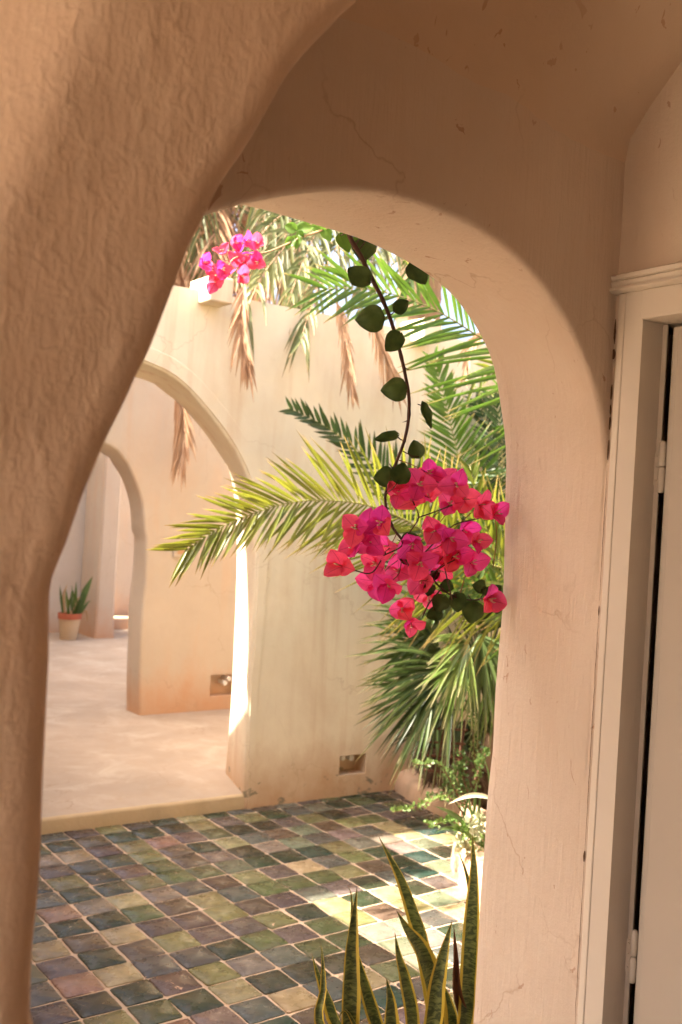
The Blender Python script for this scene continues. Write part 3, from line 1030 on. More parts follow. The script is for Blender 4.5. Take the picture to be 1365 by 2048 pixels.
M_PALM = leaf_mat('palm_green', (0.045, 0.105, 0.012), (0.095, 0.175, 0.018), 0.45, 0.38, 0.5, uvtip=(0.35, 0.24, 0.10))
M_PALM_BACKLIT = leaf_mat('palm_backlit', (0.075, 0.120, 0.012), (0.19, 0.195, 0.020), 0.5, 0.38, 0.5, uvtip=(0.40, 0.26, 0.10))  # palm green turned golden, backlight put into the colour
M_PALM_SHADED = leaf_mat('palm_shaded', (0.025, 0.050, 0.014), (0.050, 0.085, 0.024), 0.25, 0.40, 0.5, uvtip=(0.20, 0.14, 0.06))  # darker copy of the palm green, shade put into the colour
M_PALM_OLD = leaf_mat('palm_olive', (0.070, 0.095, 0.024), (0.145, 0.150, 0.052), 0.40, 0.5, 0.4, uvtip=(0.42, 0.28, 0.15))
M_DRY = leaf_mat('palm_dry', (0.36, 0.19, 0.10), (0.50, 0.33, 0.21), 0.30, 0.7, 0.2)
M_RACHIS = flat('palm_rib', (0.24, 0.23, 0.08), 0.5)
M_RACHIS_DRY = flat('palm_rib_dry', (0.42, 0.26, 0.15), 0.7)
M_TRUNK = flat('palm_trunk', (0.20, 0.13, 0.08), 0.9)
M_FAN = leaf_mat('fan_green', (0.055, 0.095, 0.025), (0.105, 0.155, 0.048), 0.28, 0.35, 0.6, uvtip=(0.30, 0.25, 0.12))
M_FAN_LIT = leaf_mat('fan_lit', (0.10, 0.17, 0.03), (0.18, 0.24, 0.06), 0.4, 0.35, 0.6, uvtip=(0.45, 0.40, 0.22))  # brighter copy of the fan green, sunlight put into the colour
M_STALK = flat('fan_stalk', (0.055, 0.075, 0.025), 0.5)


def strip(mb, base, d, n, L, w, bend, curl, r, segs=4, fold=0.25, rag=False):
    """One narrow leaflet from base along d; n is the leaf's own normal, bend pulls the end along the world vector bend."""
    d = d.normalized()
    s = d.cross(n)
    if s.length < 1e-4: return
    s.normalize()
    n = s.cross(d).normalized()
    rows = []
    for k in range(segs + 1):
        t = k / segs
        p = base + d * (L * t) + bend * (L * t * t) + n * (curl * L * t * t)
        ww = w * (0.45 + 0.55 * min(1, t * 4)) * (1 - max(0, (t - 0.55) / 0.45) ** 1.5 * 0.94)
        rows.append([p - s * ww * 0.5 + n * (fold * ww), p, p + s * ww * 0.5 + n * (fold * ww)])
    mb.grid(rows, uv=True)


def frond(parent, pts, n, L, w=0.016, mat=None, rib=None, seed=0, lean=(75, 28), droop=0.10, normal=None, r0=0.009, prof=None, sides=(1, 1), miss=0.0, tilt=25, lrand=0.12, name='frond'):
    """A feather palm leaf: a tapering midrib and two ranks of leaflets. pts runs from the base to the tip."""
    r = random.Random(seed)
    path = catmull(pts, 40)
    rb = MB()
    rb.tube(path, [r0 * (1 - 0.85 * i / 39) for i in range(40)], 6)
    fr_ = rb.build(name, rib or M_RACHIS, parent, base=path[0])
    mb = MB()
    nrm0 = Vector(normal) if normal is not None else -LOOK
    for i in range(n):
        u = 0.04 + 0.96 * (i + 0.3 * r.random()) / n
        x = u * 39
        k = min(38, int(x))
        p = path[k].lerp(path[k + 1], x - k)
        t = (path[min(39, k + 2)] - path[max(0, k - 1)]).normalized()
        nrm = (nrm0 - t * nrm0.dot(t)).normalized()
        side = t.cross(nrm).normalized()
        for sg in (-1, 1):
            if r.random() < miss or not sides[0 if sg < 0 else 1]: continue
            a = math.radians(lean[0] + (lean[1] - lean[0]) * u ** 1.3 + r.uniform(-6, 6))
            d = t * math.cos(a) + side * (sg * math.sin(a))
            d += nrm * math.sin(math.radians(r.uniform(-tilt, tilt) + 10))
            pl_ = prof(u) if prof else (0.55 + 0.45 * math.sin(math.pi * min(1, u * 1.15 + 0.08))) * (1 - 0.45 * max(0, (u - 0.6) / 0.4) ** 2)
            ll = L * pl_ * r.uniform(1 - lrand, 1 + lrand)
            ln = (nrm + side * sg * -0.5 * r.uniform(0.2, 1.2) + t * r.uniform(-0.3, 0.3))
            strip(mb, p, d, ln, ll, w * r.uniform(0.8, 1.15), Vector((0, 0, -droop * r.uniform(0.4, 1.6))), r.uniform(-0.08, 0.08), r)
    mb.build('leaflets', mat or M_PALM, fr_)
    return fr_


def P(lst, Y0, Y1=None):
    """Points seen at the listed pixels, their depth running from Y0 to Y1."""
    Y1 = Y0 if Y1 is None else Y1
    n = len(lst)
    return [mid(x, y, Y0 + (Y1 - Y0) * i / (n - 1)) for i, (x, y) in enumerate(lst)]


def trunk(parent, c, h, r):
    mb = MB()
    rows = []
    for i in range(int(h / 0.06) + 1):
        z = i * 0.06
        rr_ = r * (1.0 + 0.05 * (i % 2) + 0.25 * max(0, 0.3 - z))
        rows.append([(c[0] + rr_ * (1 + 0.08 * noise.noise((k * 1.3, z * 8, 1))) * math.cos(2 * math.pi * k / 14), c[1] + rr_ * math.sin(2 * math.pi * k / 14), c[2] + z) for k in range(14)])
    mb.grid(rows, closed_u=True)
    mb.build('trunk', M_TRUNK, parent, smooth=False)


# --- date palm standing right of the opening, its leaves reaching into view
A0 = Vector((4.35, 3.35, 1.05))
palm_a = thing('date_palm', (4.35, 3.35, 0.0), 'young date palm with long green feather leaves, some painted golden as if backlit, growing behind the right pillar', 'palm')
trunk(palm_a, (4.35, 3.35, 0.0), 1.0, 0.13)
base = [A0, Vector((4.0, 3.4, 1.28))]
frond(palm_a, base + P([(905, 1105), (830, 1050), (760, 1018), (700, 1004), (620, 1001), (560, 1010), (500, 1030), (440, 1055), (395, 1085), (368, 1102)], 3.42, 3.55), 120, 0.55, 0.0155, M_PALM_BACKLIT, seed=3, lean=(62, 28), droop=0.06, tilt=20)
frond(palm_a, [A0, Vector((4.35, 3.2, 1.75))] + P([(1060, 760), (1000, 700), (950, 668), (890, 630), (830, 602), (760, 582), (700, 575), (640, 580)], 3.0, 3.1), 84, 0.66, 0.017, M_PALM, seed=5, lean=(66, 24), droop=0.07, tilt=20)
frond(palm_a, [A0] + P([(1040, 1190), (1000, 1120), (975, 1060), (955, 1000), (940, 930)], 3.2, 3.35), 30, 0.36, 0.022, M_PALM_BACKLIT, seed=8, lean=(50, 25), droop=0.04, tilt=25)
frond(palm_a, [A0, Vector((4.4, 3.6, 1.7))] + P([(1080, 760), (1040, 735), (1000, 735), (965, 750), (935, 775)], 3.5, 3.6), 34, 0.36, 0.018, M_PALM_BACKLIT, seed=9, lean=(55, 25), droop=0.25, tilt=20)
frond(palm_a, [A0] + P([(1060, 1260), (1020, 1200), (985, 1180), (940, 1175), (900, 1190), (860, 1225)], 3.3, 3.3), 30, 0.30, 0.018, M_PALM, seed=14, lean=(60, 25), droop=0.15, tilt=20)

# --- a second date palm close to the wall, shade painted into its dark leaves
B0 = Vector((4.30, 4.15, 1.0))
palm_b = thing('date_palm', (4.30, 4.15, 0.0), 'shaded date palm close to the cream wall, with one upright leaf beside the pillar', 'palm')
trunk(palm_b, (4.30, 4.15, 0.0), 0.95, 0.14)
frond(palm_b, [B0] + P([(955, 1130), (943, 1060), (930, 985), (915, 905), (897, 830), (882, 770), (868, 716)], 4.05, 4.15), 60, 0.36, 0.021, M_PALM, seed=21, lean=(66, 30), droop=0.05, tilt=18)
frond(palm_b, [B0] + P([(870, 1060), (815, 990), (770, 948), (730, 912), (690, 880), (650, 852), (612, 832), (575, 815)], 4.1, 4.25), 56, 0.27, 0.020, M_PALM_SHADED, seed=22, lean=(62, 26), droop=-0.10, tilt=18)
frond(palm_b, [B0] + P([(990, 1080), (1000, 1000), (1005, 920), (1000, 840), (985, 790)], 4.2, 4.3), 44, 0.38, 0.020, M_PALM_SHADED, seed=23, lean=(66, 30), droop=0.08)
frond(palm_b, [B0] + P([(960, 1120), (975, 1020), (985, 930), (975, 850), (950, 800)], 4.3, 4.4), 44, 0.34, 0.020, M_PALM_SHADED, seed=24, lean=(66, 30), droop=0.12)
frond(palm_b, [B0] + P([(930, 1150), (880, 1120), (830, 1110), (780, 1130), (740, 1165)], 4.1, 4.2), 40, 0.26, 0.018, M_PALM_SHADED, seed=25, lean=(60, 26), droop=0.15)
frond(palm_b, [B0] + P([(1050, 1060), (1070, 960), (1080, 860), (1060, 780)], 4.2, 4.2), 44, 0.42, 0.022, M_PALM_SHADED, seed=26, lean=(70, 35), droop=0.1)

for k in range(16):  # extra crown fronds added out of view to shade the bed corner
    r = random.Random(400 + k)
    a = -1.2 + 3.6 * k / 15 + r.uniform(-0.1, 0.1)
    o = Vector((math.cos(a), math.sin(a) * 0.8, 0))
    c_ = Vector((4.75, 3.35 if k % 2 else 3.9, 1.3))
    el = 1.0 if k % 3 else 0.6
    frond(palm_b if k % 2 else palm_a, [c_, c_ + o * 0.25 + Vector((0, 0, 0.6 * el)), c_ + o * 0.55 + Vector((0, 0, 1.0 * el)), c_ + o * 0.95 + Vector((0, 0, 1.05 * el)), c_ + o * 1.25 + Vector((0, 0, 0.85 * el))], 44, 0.42, 0.024, M_PALM if k % 3 else M_PALM_SHADED, seed=420 + k, normal=(0, 0, 1), lean=(66, 30), droop=0.2)

# --- tall palm over the wall: a mass of old leaves hanging past its top
C0 = Vector((4.9, 5.9, 4.3))
palm_c = thing('tall_palm', (4.9, 5.9, 0.0), 'tall palm beyond the cream wall, its old straw leaves hanging over the top', 'palm')
trunk(palm_c, (4.9, 5.9, 0.0), 4.3, 0.17)
for k, (lst, Ya, Yb, L, sd_, mt_) in enumerate([
    ([(760, 330), (690, 400), (620, 450), (560, 505), (515, 570), (485, 650)], 5.4, 4.45, 0.42, 31, M_PALM_OLD),
    ([(720, 300), (650, 360), (590, 410), (540, 450), (500, 500), (470, 560)], 5.6, 4.9, 0.40, 32, M_PALM_OLD),
    ([(800, 360), (740, 410), (690, 470), (650, 540), (620, 620), (600, 690)], 5.3, 4.4, 0.45, 33, M_PALM_OLD),
    ([(760, 300), (700, 350), (640, 390), (590, 440), (560, 500), (540, 570)], 5.7, 5.0, 0.45, 34, M_PALM_OLD),
    ([(850, 380), (800, 430), (760, 490), (730, 560), (715, 640)], 5.4, 4.7, 0.42, 35, M_PALM_OLD),
    ([(900, 450), (860, 480), (830, 530), (815, 590)], 5.3, 4.9, 0.45, 36, M_PALM),
    ([(640, 280), (590, 340), (545, 400), (520, 460)], 5.9, 5.6, 0.45, 37, M_PALM_OLD),
    ([(700, 320), (660, 400), (630, 470), (600, 540), (575, 610)], 5.2, 4.6, 0.42, 38, M_PALM_OLD),
]):
    frond(palm_c, [C0 + Vector((-0.05 * k, -0.1, 0.05 * k))] + P(lst, Ya, Yb), 46, L, 0.020, mt_, rib=M_RACHIS_DRY, seed=sd_, lean=(50, 18), droop=0.55, tilt=40, miss=0.12, lrand=0.3)

# --- palm far behind the second wall, only a strip of it in view
palm_d = thing('old_palm', (4.15, 7.9, 0.0), 'brown shaggy palm far behind the walls, at the top left of the opening', 'palm')
trunk(palm_d, (4.15, 7.9, 0.0), 4.6, 0.15)
for k in range(26):
    r = random.Random(50 + k)
    a = r.uniform(0, 6.283)
    top = Vector((4.15, 7.9, 4.6 + r.uniform(-0.5, 0.3)))
    o = Vector((math.cos(a), math.sin(a), 0))
    frond(palm_d, [top, top + o * (0.25 if k % 2 else 0.5) + Vector((0, 0, 0.1)), top + o * (0.32 if k % 2 else 0.8) + Vector((0, 0, -0.6)), top + o * (0.3 if k % 2 else 0.85) + Vector((0, 0, -1.4))], 26, 0.4, 0.024, M_DRY if k % 3 else M_PALM_OLD, rib=M_RACHIS_DRY, seed=60 + k, lean=(45, 15), droop=0.6, tilt=40)

# --- dry leaf ends hanging in front of the walls
def dry_leaf(lst, Y, L, label, seed, w=0.014, n=26, mat=None):
    pts = P(lst, Y)
    t_ = thing('dry_frond', pts[0], label, 'dry palm leaf', 'dry palm leaves hanging over the walls')
    frond(t_, pts, n, L, w, mat or M_DRY, rib=M_RACHIS_DRY, seed=seed, lean=(22, 8), droop=0.35, tilt=16, r0=0.006, lrand=0.3, name='stalk',
          prof=lambda u: 0.65 + 0.35 * math.sin(math.pi * u))


dry_leaf([(492, 560), (484, 610), (482, 655), (490, 700), (497, 735)], 4.40, 0.16, 'dry palm leaf hanging before the cream wall, its left edge bright in the sun', 71)
dry_leaf([(672, 600), (684, 640), (692, 690), (698, 740), (706, 785)], 4.45, 0.13, 'thin brown dry palm leaf hanging straight down the cream wall above the dark leaf', 72, n=20)
dry_leaf([(735, 610), (748, 650), (762, 690), (778, 730), (796, 775)], 4.42, 0.15, 'pale slanting dry palm leaf hanging on the wall beside the vine stem', 73)
dry_leaf([(352, 770), (360, 800), (367, 840), (366, 880), (361, 915)], 6.35, 0.22, 'reddish brown dry palm leaf hanging inside the big arch', 74, w=0.018, n=30)
dry_leaf([(1000, 660), (965, 670), (940, 690), (935, 720), (930, 745)], 3.55, 0.10, 'short straw-coloured dry leaf tuft by the pillar below the upper green leaf', 75, n=16, w=0.012)

# --- fan palm in the corner bed
fan = thing('fan_palm', (4.02, 3.98, 0.08), 'bushy fan palm in the corner bed, below the pink flowers', 'palm')
FB = Vector((4.02, 3.98, 0.08))
mb = MB()
mb.tube(catmull([FB + Vector((0, 0, -0.05)), FB + Vector((0.0, 0, 0.25)), FB + Vector((0.03, -0.02, 0.5))], 10), [0.075 - 0.003 * i for i in range(10)], 10)
mb.build('trunk', M_TRUNK, fan)


def fan_leaf(hub, aim, L, spread, n, mat, seed, normal=None, w=0.019, droop=0.1):
    r = random.Random(seed)
    hub = Vector(hub)
    d0 = Vector(aim).normalized()
    nrm = Vector(normal) if normal is not None else -LOOK
    nrm = (nrm - d0 * nrm.dot(d0)).normalized()
    sd = d0.cross(nrm).normalized()
    st = MB()
    b0 = FB + Vector((r.uniform(-0.04, 0.04), r.uniform(-0.04, 0.04), 0.35))
    mid_ = b0.lerp(hub, 0.5) + Vector((0, 0, 0.06))
    st.tube(catmull([b0, mid_, hub], 14), [0.008 - 0.0003 * i for i in range(14)], 6)
    s_ = st.build('fan_leaf', M_STALK, fan, base=b0)
    mb = MB()
    for i in range(n):
        a = math.radians(spread) * ((i + 0.5) / n - 0.5) + r.uniform(-0.03, 0.03)
        cup = 0.22 * (a / math.radians(spread) * 2) ** 2
        d = d0 * math.cos(a) + sd * math.sin(a) + nrm * (cup + r.uniform(-0.14, 0.14))
        ll = L * (0.78 + 0.22 * math.cos(a * 1.1)) * r.uniform(0.85, 1.1)
        strip(mb, hub, d, nrm + sd * r.uniform(-0.8, 0.8), ll, w * r.uniform(0.8, 1.15), Vector((0, 0, -droop * r.uniform(0.4, 1.8))), r.uniform(-0.05, 0.05), r, segs=5, fold=0.3)
    mb.build('blades', mat, s_)


M_FAN_SHADE = leaf_mat('fan_shade', (0.018, 0.032, 0.010), (0.040, 0.060, 0.020), 0.15, 0.45, 0.4, uvtip=(0.12, 0.09, 0.05))  # near-black fan green, the corner's shade put into the leaf colour
M_FAN_DEAD = leaf_mat('fan_dead', (0.050, 0.028, 0.016), (0.11, 0.065, 0.038), 0.12, 0.7, 0.2)  # brown dead leaves, added dark to deepen the corner


def aimp(px, py, Y, hub): return mid(px, py, Y) - Vector(hub)


for (hx, hy, hY, ax_, ay, aY, Lk, spread, n, mt_, sd_, dr) in [
    (905, 1335, 3.85, 745, 1450, 3.75, 0.56, 95, 26, M_FAN, 81, 0.16),
    (880, 1300, 3.95, 710, 1310, 3.9, 0.50, 90, 24, M_FAN, 82, 0.10),
    (890, 1240, 3.9, 745, 1215, 3.9, 0.44, 100, 24, M_FAN, 83, 0.10),
    (935, 1285, 3.6, 830, 1380, 3.4, 0.30, 95, 22, M_FAN_LIT, 84, 0.22),
    (925, 1330, 3.7, 830, 1420, 3.5, 0.30, 70, 16, M_FAN_LIT, 85, 0.25),
    (960, 1270, 3.7, 1010, 1400, 3.6, 0.36, 110, 24, M_FAN, 86, 0.25),
    (945, 1230, 3.8, 950, 1120, 3.8, 0.40, 130, 26, M_FAN, 87, 0.05),
    (920, 1215, 4.1, 800, 1150, 4.1, 0.40, 110, 24, M_FAN, 88, 0.08),
    (985, 1230, 4.0, 1080, 1180, 4.0, 0.45, 130, 26, M_FAN, 89, 0.10),
    (870, 1370, 4.05, 770, 1460, 4.05, 0.42, 90, 24, M_FAN, 90, 0.15),
    (1000, 1290, 3.8, 1040, 1400, 3.7, 0.42, 120, 24, M_FAN_LIT, 91, 0.25),
    (900, 1420, 4.25, 850, 1470, 4.3, 0.30, 150, 24, M_FAN_SHADE, 92, 0.20),
    (940, 1440, 4.20, 930, 1560, 4.2, 0.34, 150, 26, M_FAN_SHADE, 93, 0.20),
    (985, 1430, 4.15, 1010, 1560, 4.1, 0.40, 160, 28, M_FAN_SHADE, 94, 0.20),
    (960, 1360, 4.25, 990, 1300, 4.3, 0.42, 170, 28, M_FAN_SHADE, 95, 0.05),
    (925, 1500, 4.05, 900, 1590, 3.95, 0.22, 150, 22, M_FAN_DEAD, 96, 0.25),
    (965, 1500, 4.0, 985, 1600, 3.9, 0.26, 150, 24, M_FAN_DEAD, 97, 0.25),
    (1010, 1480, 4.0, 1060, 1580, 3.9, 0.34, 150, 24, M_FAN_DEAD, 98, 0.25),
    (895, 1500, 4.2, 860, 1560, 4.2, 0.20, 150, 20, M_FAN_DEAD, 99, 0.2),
]:
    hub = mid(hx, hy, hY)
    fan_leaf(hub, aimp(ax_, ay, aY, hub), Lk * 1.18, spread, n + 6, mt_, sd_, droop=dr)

# --- planting bed: soil, low kerb, rusty grid, trailing plants
G = lambda x, y: at(x, y, 'Z', 0.0)
KERB = [G(792, 1556) + Vector((0.08, 0.12, 0)), G(825, 1588), G(880, 1618), G(940, 1648), G(1040, 1700)]
bed = MB()
kp = catmull(KERB + [G(1120, 1960)], 30)
bed.grid([[Vector((p_.x + 0.02 + (5.7 - p_.x) * t_, p_.y + 0.03 + (4.6 - p_.y) * 0.25 * t_, 0.035 + 0.03 * noise.noise((p_.x * 5 + t_ * 9, p_.y * 5, 0)))) for t_ in np.linspace(0, 1, 14)] for p_ in kp])
tag(bed.build('planting_soil', M_SOIL), kind='structure')


def kerb(name, pts, hs, ws, label):
    path = catmull(pts, 40)
    mb = MB()
    rows = []
    for i, p in enumerate(path):
        t = (path[min(39, i + 1)] - path[max(0, i - 1)]).normalized()
        s = Vector((-t.y, t.x, 0))
        u = i / 39
        h = np.interp(u, np.linspace(0, 1, len(hs)), hs) + 0.012 * noise.noise(p * 6)
        w_ = np.interp(u, np.linspace(0, 1, len(ws)), ws) + 0.008 * noise.noise(p * 7 + Vector((4, 0, 0)))
        rows.append([Vector((p.x, p.y, 0)) + s * (w_ * a) + Vector((0, 0, h * b)) for a, b in ((0.62, -0.1), (0.58, 0.3), (0.50, 0.75), (0.36, 0.95), (0.12, 1.02), (-0.14, 1.0), (-0.38, 0.92), (-0.50, 0.7), (-0.56, 0.3), (-0.6, -0.1))])
    mb.grid(rows)
    for rw in (rows[0], rows[-1]):
        n0 = len(mb.v)
        mb.add(rw, [tuple(range(len(rw)))])
    t_ = thing(name, path[0], label, 'kerb')
    mb.build('rim', M_KERB, t_)


kerb('kerb', KERB, [0.12, 0.11, 0.10, 0.10, 0.10], [0.15, 0.14, 0.13, 0.13, 0.13], 'low rounded peach plaster kerb of the corner bed, running from the wall foot')
kerb('planter', [G(1010, 1700), G(925, 1722) + Vector((0.04, 0, 0)), G(928, 1765) + Vector((0.05, 0.0, 0)), G(1000, 1830), G(1120, 1960)], [0.15, 0.16, 0.15, 0.15, 0.15], [0.13, 0.12, 0.12, 0.12, 0.12], 'low planter of whitewashed plaster, sunlit, half hidden by the right pillar')

grid_t = thing('rusty_grid', mid(870, 1560, 3.80), 'rusty iron grid leaning in the corner bed against the wall', 'grid')
GY = 3.80
for (a_, b_) in (((893, 1424), (867, 1572)), ((912, 1424), (888, 1585)), ((931, 1440), (908, 1590))):
    mb = MB()
    mb.tube([mid(*a_, GY + 0.03), mid(*b_, GY)], 0.008, 6)
    mb.build('bar', M_RUST, grid_t)
for (a_, b_) in (((866, 1457), (935, 1460)), ((860, 1484), (930, 1488)), ((855, 1511), (925, 1516)), ((850, 1540), (918, 1546))):
    mb = MB()
    mb.tube([mid(*a_, GY - 0.015), mid(*b_, GY - 0.015)], 0.007, 6)
    mb.build('bar', M_RUST, grid_t)

M_SMALL = leaf_mat('small_leaves', (0.09, 0.16, 0.03), (0.17, 0.24, 0.06), 0.35, 0.4, 0.5)
M_SMALL_D = leaf_mat('small_leaves_dark', (0.05, 0.10, 0.02), (0.10, 0.16, 0.04), 0.3, 0.4, 0.5)
M_GREY = leaf_mat('grey_succulent', (0.30, 0.33, 0.18), (0.45, 0.44, 0.30), 0.2, 0.6, 0.3)
M_TWIG = flat('twig', (0.12, 0.06, 0.035), 0.8)


def rounded_leaf(mb, c, d, n, L, W, seg=6):
    d = d.normalized()
    s = d.cross(n)
    if s.length < 1e-4: return
    s.normalize()
    n = s.cross(d)
    vs = [c]
    for k in range(seg * 2):
        a = math.pi * 2 * k / (seg * 2)
        vs.append(c + d * (L * 0.5 * (1 - math.cos(a))) + s * (W * 0.5 * math.sin(a)) + n * (0.12 * W * abs(math.sin(a))))
    vs[0] = c + d * (L * 0.5)
    mb.add(vs, [(0, 1 + k, 1 + (k + 1) % (seg * 2)) for k in range(seg * 2)])


bush = thing('trailing_shrub', (3.75, 3.5, 0.1), 'small-leaved trailing green shrub spilling over the kerb onto the tiles', 'shrub')
r = random.Random(91)
stems = [[(935, 1640), (905, 1600), (870, 1600), (840, 1612), (812, 1620), (788, 1624)], [(940, 1620), (915, 1580), (890, 1600), (862, 1590), (850, 1612)], [(950, 1600), (955, 1560), (948, 1500), (945, 1450), (941, 1436)],
         [(945, 1610), (950, 1570), (962, 1530), (955, 1480)], [(930, 1620), (900, 1560), (880, 1530), (850, 1530), (826, 1528)], [(935, 1600), (915, 1560), (920, 1530), (900, 1545)], [(945, 1650), (900, 1640), (870, 1650), (852, 1648)],
         [(940, 1610), (930, 1570), (905, 1585), (895, 1570)], [(950, 1560), (965, 1520), (975, 1500)], [(940, 1600), (925, 1545), (935, 1520), (915, 1505)], [(930, 1610), (890, 1580), (905, 1560), (880, 1555)]]
for k, lst in enumerate(stems):
    Ya = 3.42 if k in (0, 6) else 3.55 + 0.05 * (k % 4)
    pts = catmull([mid(x, y, Ya + 0.02 * i * (1 if k not in (0, 6) else -1.2)) for i, (x, y) in enumerate(lst)], 26)
    mb = MB()
    mb.tube(pts, [0.0045 - 0.0001 * i for i in range(26)], 5)
    st = mb.build('stem', M_TWIG, bush, base=pts[0])
    lf = MB()
    for i in range(3, 26):
        for q in range(5 if i > 8 else 2):
            d = Vector((r.uniform(-1, 1), r.uniform(-1, 1), r.uniform(-0.3, 1)))
            rounded_leaf(lf, pts[i] + d * r.uniform(0.004, 0.016), d, Vector((r.uniform(-0.6, 0.6), -0.8, r.uniform(0.2, 1))), r.uniform(0.012, 0.022), r.uniform(0.010, 0.016), 4)
    lf.build('leaves', M_SMALL if k in (0, 2, 6) else M_SMALL_D, st)

M_ALOE = leaf_mat('aloe_green', (0.06, 0.12, 0.03), (0.12, 0.19, 0.06), 0.25, 0.35, 0.5)
M_PALE = leaf_mat('pale_blade', (0.50, 0.46, 0.32), (0.62, 0.56, 0.42), 0.2, 0.5, 0.4)


def blade(name, pts, w, mat, parent, taper=True, fold=0.25, n=16, nrm=None, uvw=False, edge=0.0):
    """A long leaf along pts; w is its greatest width."""
    pa = catmull(pts, n)
    mb = MB()
    rows = []
    for i, p in enumerate(pa):
        t = (pa[min(n - 1, i + 1)] - pa[max(0, i - 1)]).normalized()
        nn_ = Vector(nrm) if nrm is not None else -LOOK
        nn_ = (nn_ - t * nn_.dot(t)).normalized()
        s = t.cross(nn_)
        u = i / (n - 1)
        ww = w * (0.62 + 0.38 * math.sin(math.pi * min(1, u * 0.9 + 0.12))) * max(0.02, 1 - max(0, (u - 0.5) / 0.5) ** 2.2) if taper else w
        rows.append([p + s * (ww * (a - 0.5)) - nn_ * (fold * ww * (1 - (2 * a - 1) ** 2)) + nn_ * (edge * ww * noise.noise((u * 9, a * 2, w * 300))) for a in (0, 0.13, 0.3, 0.5, 0.7, 0.87, 1)])
    mb.grid(rows, uv=True)
    o = mb.build(name, mat, parent, base=pa[0])
    return o


aloe = thing('strap_plant', (3.7, 3.35, 0.12), 'strap-leaved plant in the planter with one pale arching blade', 'plant')
blade('leaf', [mid(1000, 1640, 3.35), mid(985, 1600, 3.33), mid(955, 1590, 3.32), mid(925, 1595, 3.31), mid(897, 1608, 3.30)], 0.032, M_PALE, aloe, nrm=(0.2, -0.5, 0.8))
for lst, wd in (([(960, 1660), (925, 1640), (895, 1622), (868, 1612)], 0.028), ([(965, 1670), (920, 1655), (890, 1640)], 0.022), ([(955, 1680), (920, 1660), (890, 1656), (868, 1668)], 0.02), ([(945, 1660), (950, 1610), (953, 1575), (955, 1562)], 0.016),
                ([(955, 1660), (942, 1620), (938, 1590)], 0.018), ([(960, 1665), (958, 1625), (962, 1590)], 0.018), ([(950, 1672), (930, 1640), (936, 1600), (950, 1580)], 0.014), ([(985, 1640), (980, 1560), (968, 1512)], 0.014)):
    blade('leaf', P(lst, 3.38, 3.34), wd, M_ALOE, aloe, nrm=(-0.3, -0.7, 0.6))
succ = thing('grey_succulent', (3.5, 3.1, 0.12), 'cluster of pale grey-green succulent rosettes at the planter edge', 'succulent')
for k, (x, y, sz) in enumerate([(925, 1662, 0.05), (940, 1650, 0.045), (955, 1660, 0.05), (935, 1680, 0.05), (950, 1690, 0.05), (928, 1700, 0.045), (945, 1712, 0.05), (960, 1640, 0.04), (930, 1715, 0.035), (965, 1680, 0.05), (958, 1710, 0.045), (920, 1684, 0.04), (968, 1700, 0.045)]):
    c = mid(x, y, 3.18 + 0.02 * (k % 5))
    mb = MB()
    for q in range(34):
        d = Vector((r.gauss(0, 1), r.gauss(0, 1) - 0.3, r.gauss(0, 1) + 0.5)).normalized()
        rounded_leaf(mb, c + d * sz * 0.25, d, Vector((r.gauss(0, 1), -1, r.gauss(0, 1))), sz * r.uniform(0.5, 0.9), sz * 0.32, 4)
    mb.build('rosette', M_GREY if k % 3 else M_SMALL, succ)

# --- far potted plant
fx = at(137, 1280, 'Z', 0.07)
pot = thing('flower_pot', (fx.x, fx.y, 0.07), 'pale clay flower pot with a red rim at the far end of the terrace', 'flower pot')
k_ = 1.0
def rad(px, Y): return (px / FPX) * (R_WC @ (Vector((fx.x, Y, 0.5)) - EYE)).z
hp = (at(140, 1226, 'Y', fx.y).z - 0.07)
r1, r2 = rad(22, fx.y), rad(16, fx.y)
mb = MB()
mb.lathe((fx.x, fx.y, 0.07), [(0, 0), (r2, 0), (r2 * 1.02, 0.01), (r1 * 0.97, hp * 0.78), (r1 * 0.97, hp * 0.79)], 28)
mb.build('body', M_TERRA, pot, angle=40)
mb = MB()
mb.lathe((fx.x, fx.y, 0.07), [(r1 * 0.98, hp * 0.79), (r1 * 1.06, hp * 0.8), (r1 * 1.07, hp), (r1 * 0.97, hp), (r1 * 0.9, hp * 0.9), (0, hp * 0.9)], 28)
mb.build('rim', M_TERRA_RIM, pot, angle=40)
M_TAN_LEAF = leaf_mat('dry_blade', (0.45, 0.30, 0.16), (0.55, 0.38, 0.22), 0.3, 0.6, 0.2)
pplant = thing('potted_plant', (fx.x, fx.y, 0.07 + hp), 'spiky green and tan plant growing in the far clay pot', 'plant')
for lst, wd, mt_ in (([(150, 1232), (152, 1190), (153, 1162)], 0.035, M_SMALL), ([(138, 1228), (134, 1195), (133, 1178)], 0.035, M_SMALL), ([(142, 1228), (152, 1205), (162, 1190)], 0.03, M_TAN_LEAF), ([(130, 1225), (128, 1190), (136, 1166)], 0.03, M_TAN_LEAF),
                     ([(156, 1228), (170, 1185), (186, 1152)], 0.075, M_ALOE), ([(160, 1230), (166, 1200), (165, 1175)], 0.03, M_ALOE), ([(145, 1228), (143, 1195), (146, 1175)], 0.03, M_ALOE), ([(126, 1226), (122, 1190), (120, 1170)], 0.03, M_ALOE), ([(150, 1228), (160, 1200), (172, 1196)], 0.03, M_SMALL_D), ([(148, 1230), (148, 1195), (143, 1170)], 0.025, M_SMALL), ([(158, 1232), (176, 1205), (184, 1204)], 0.03, M_ALOE), ([(135, 1230), (140, 1200), (147, 1188)], 0.028, M_SMALL_D), ([(160, 1234), (172, 1222), (176, 1246)], 0.02, M_TAN_LEAF)):
    blade('leaf', P(lst, fx.y - 0.02), wd, mt_, pplant)
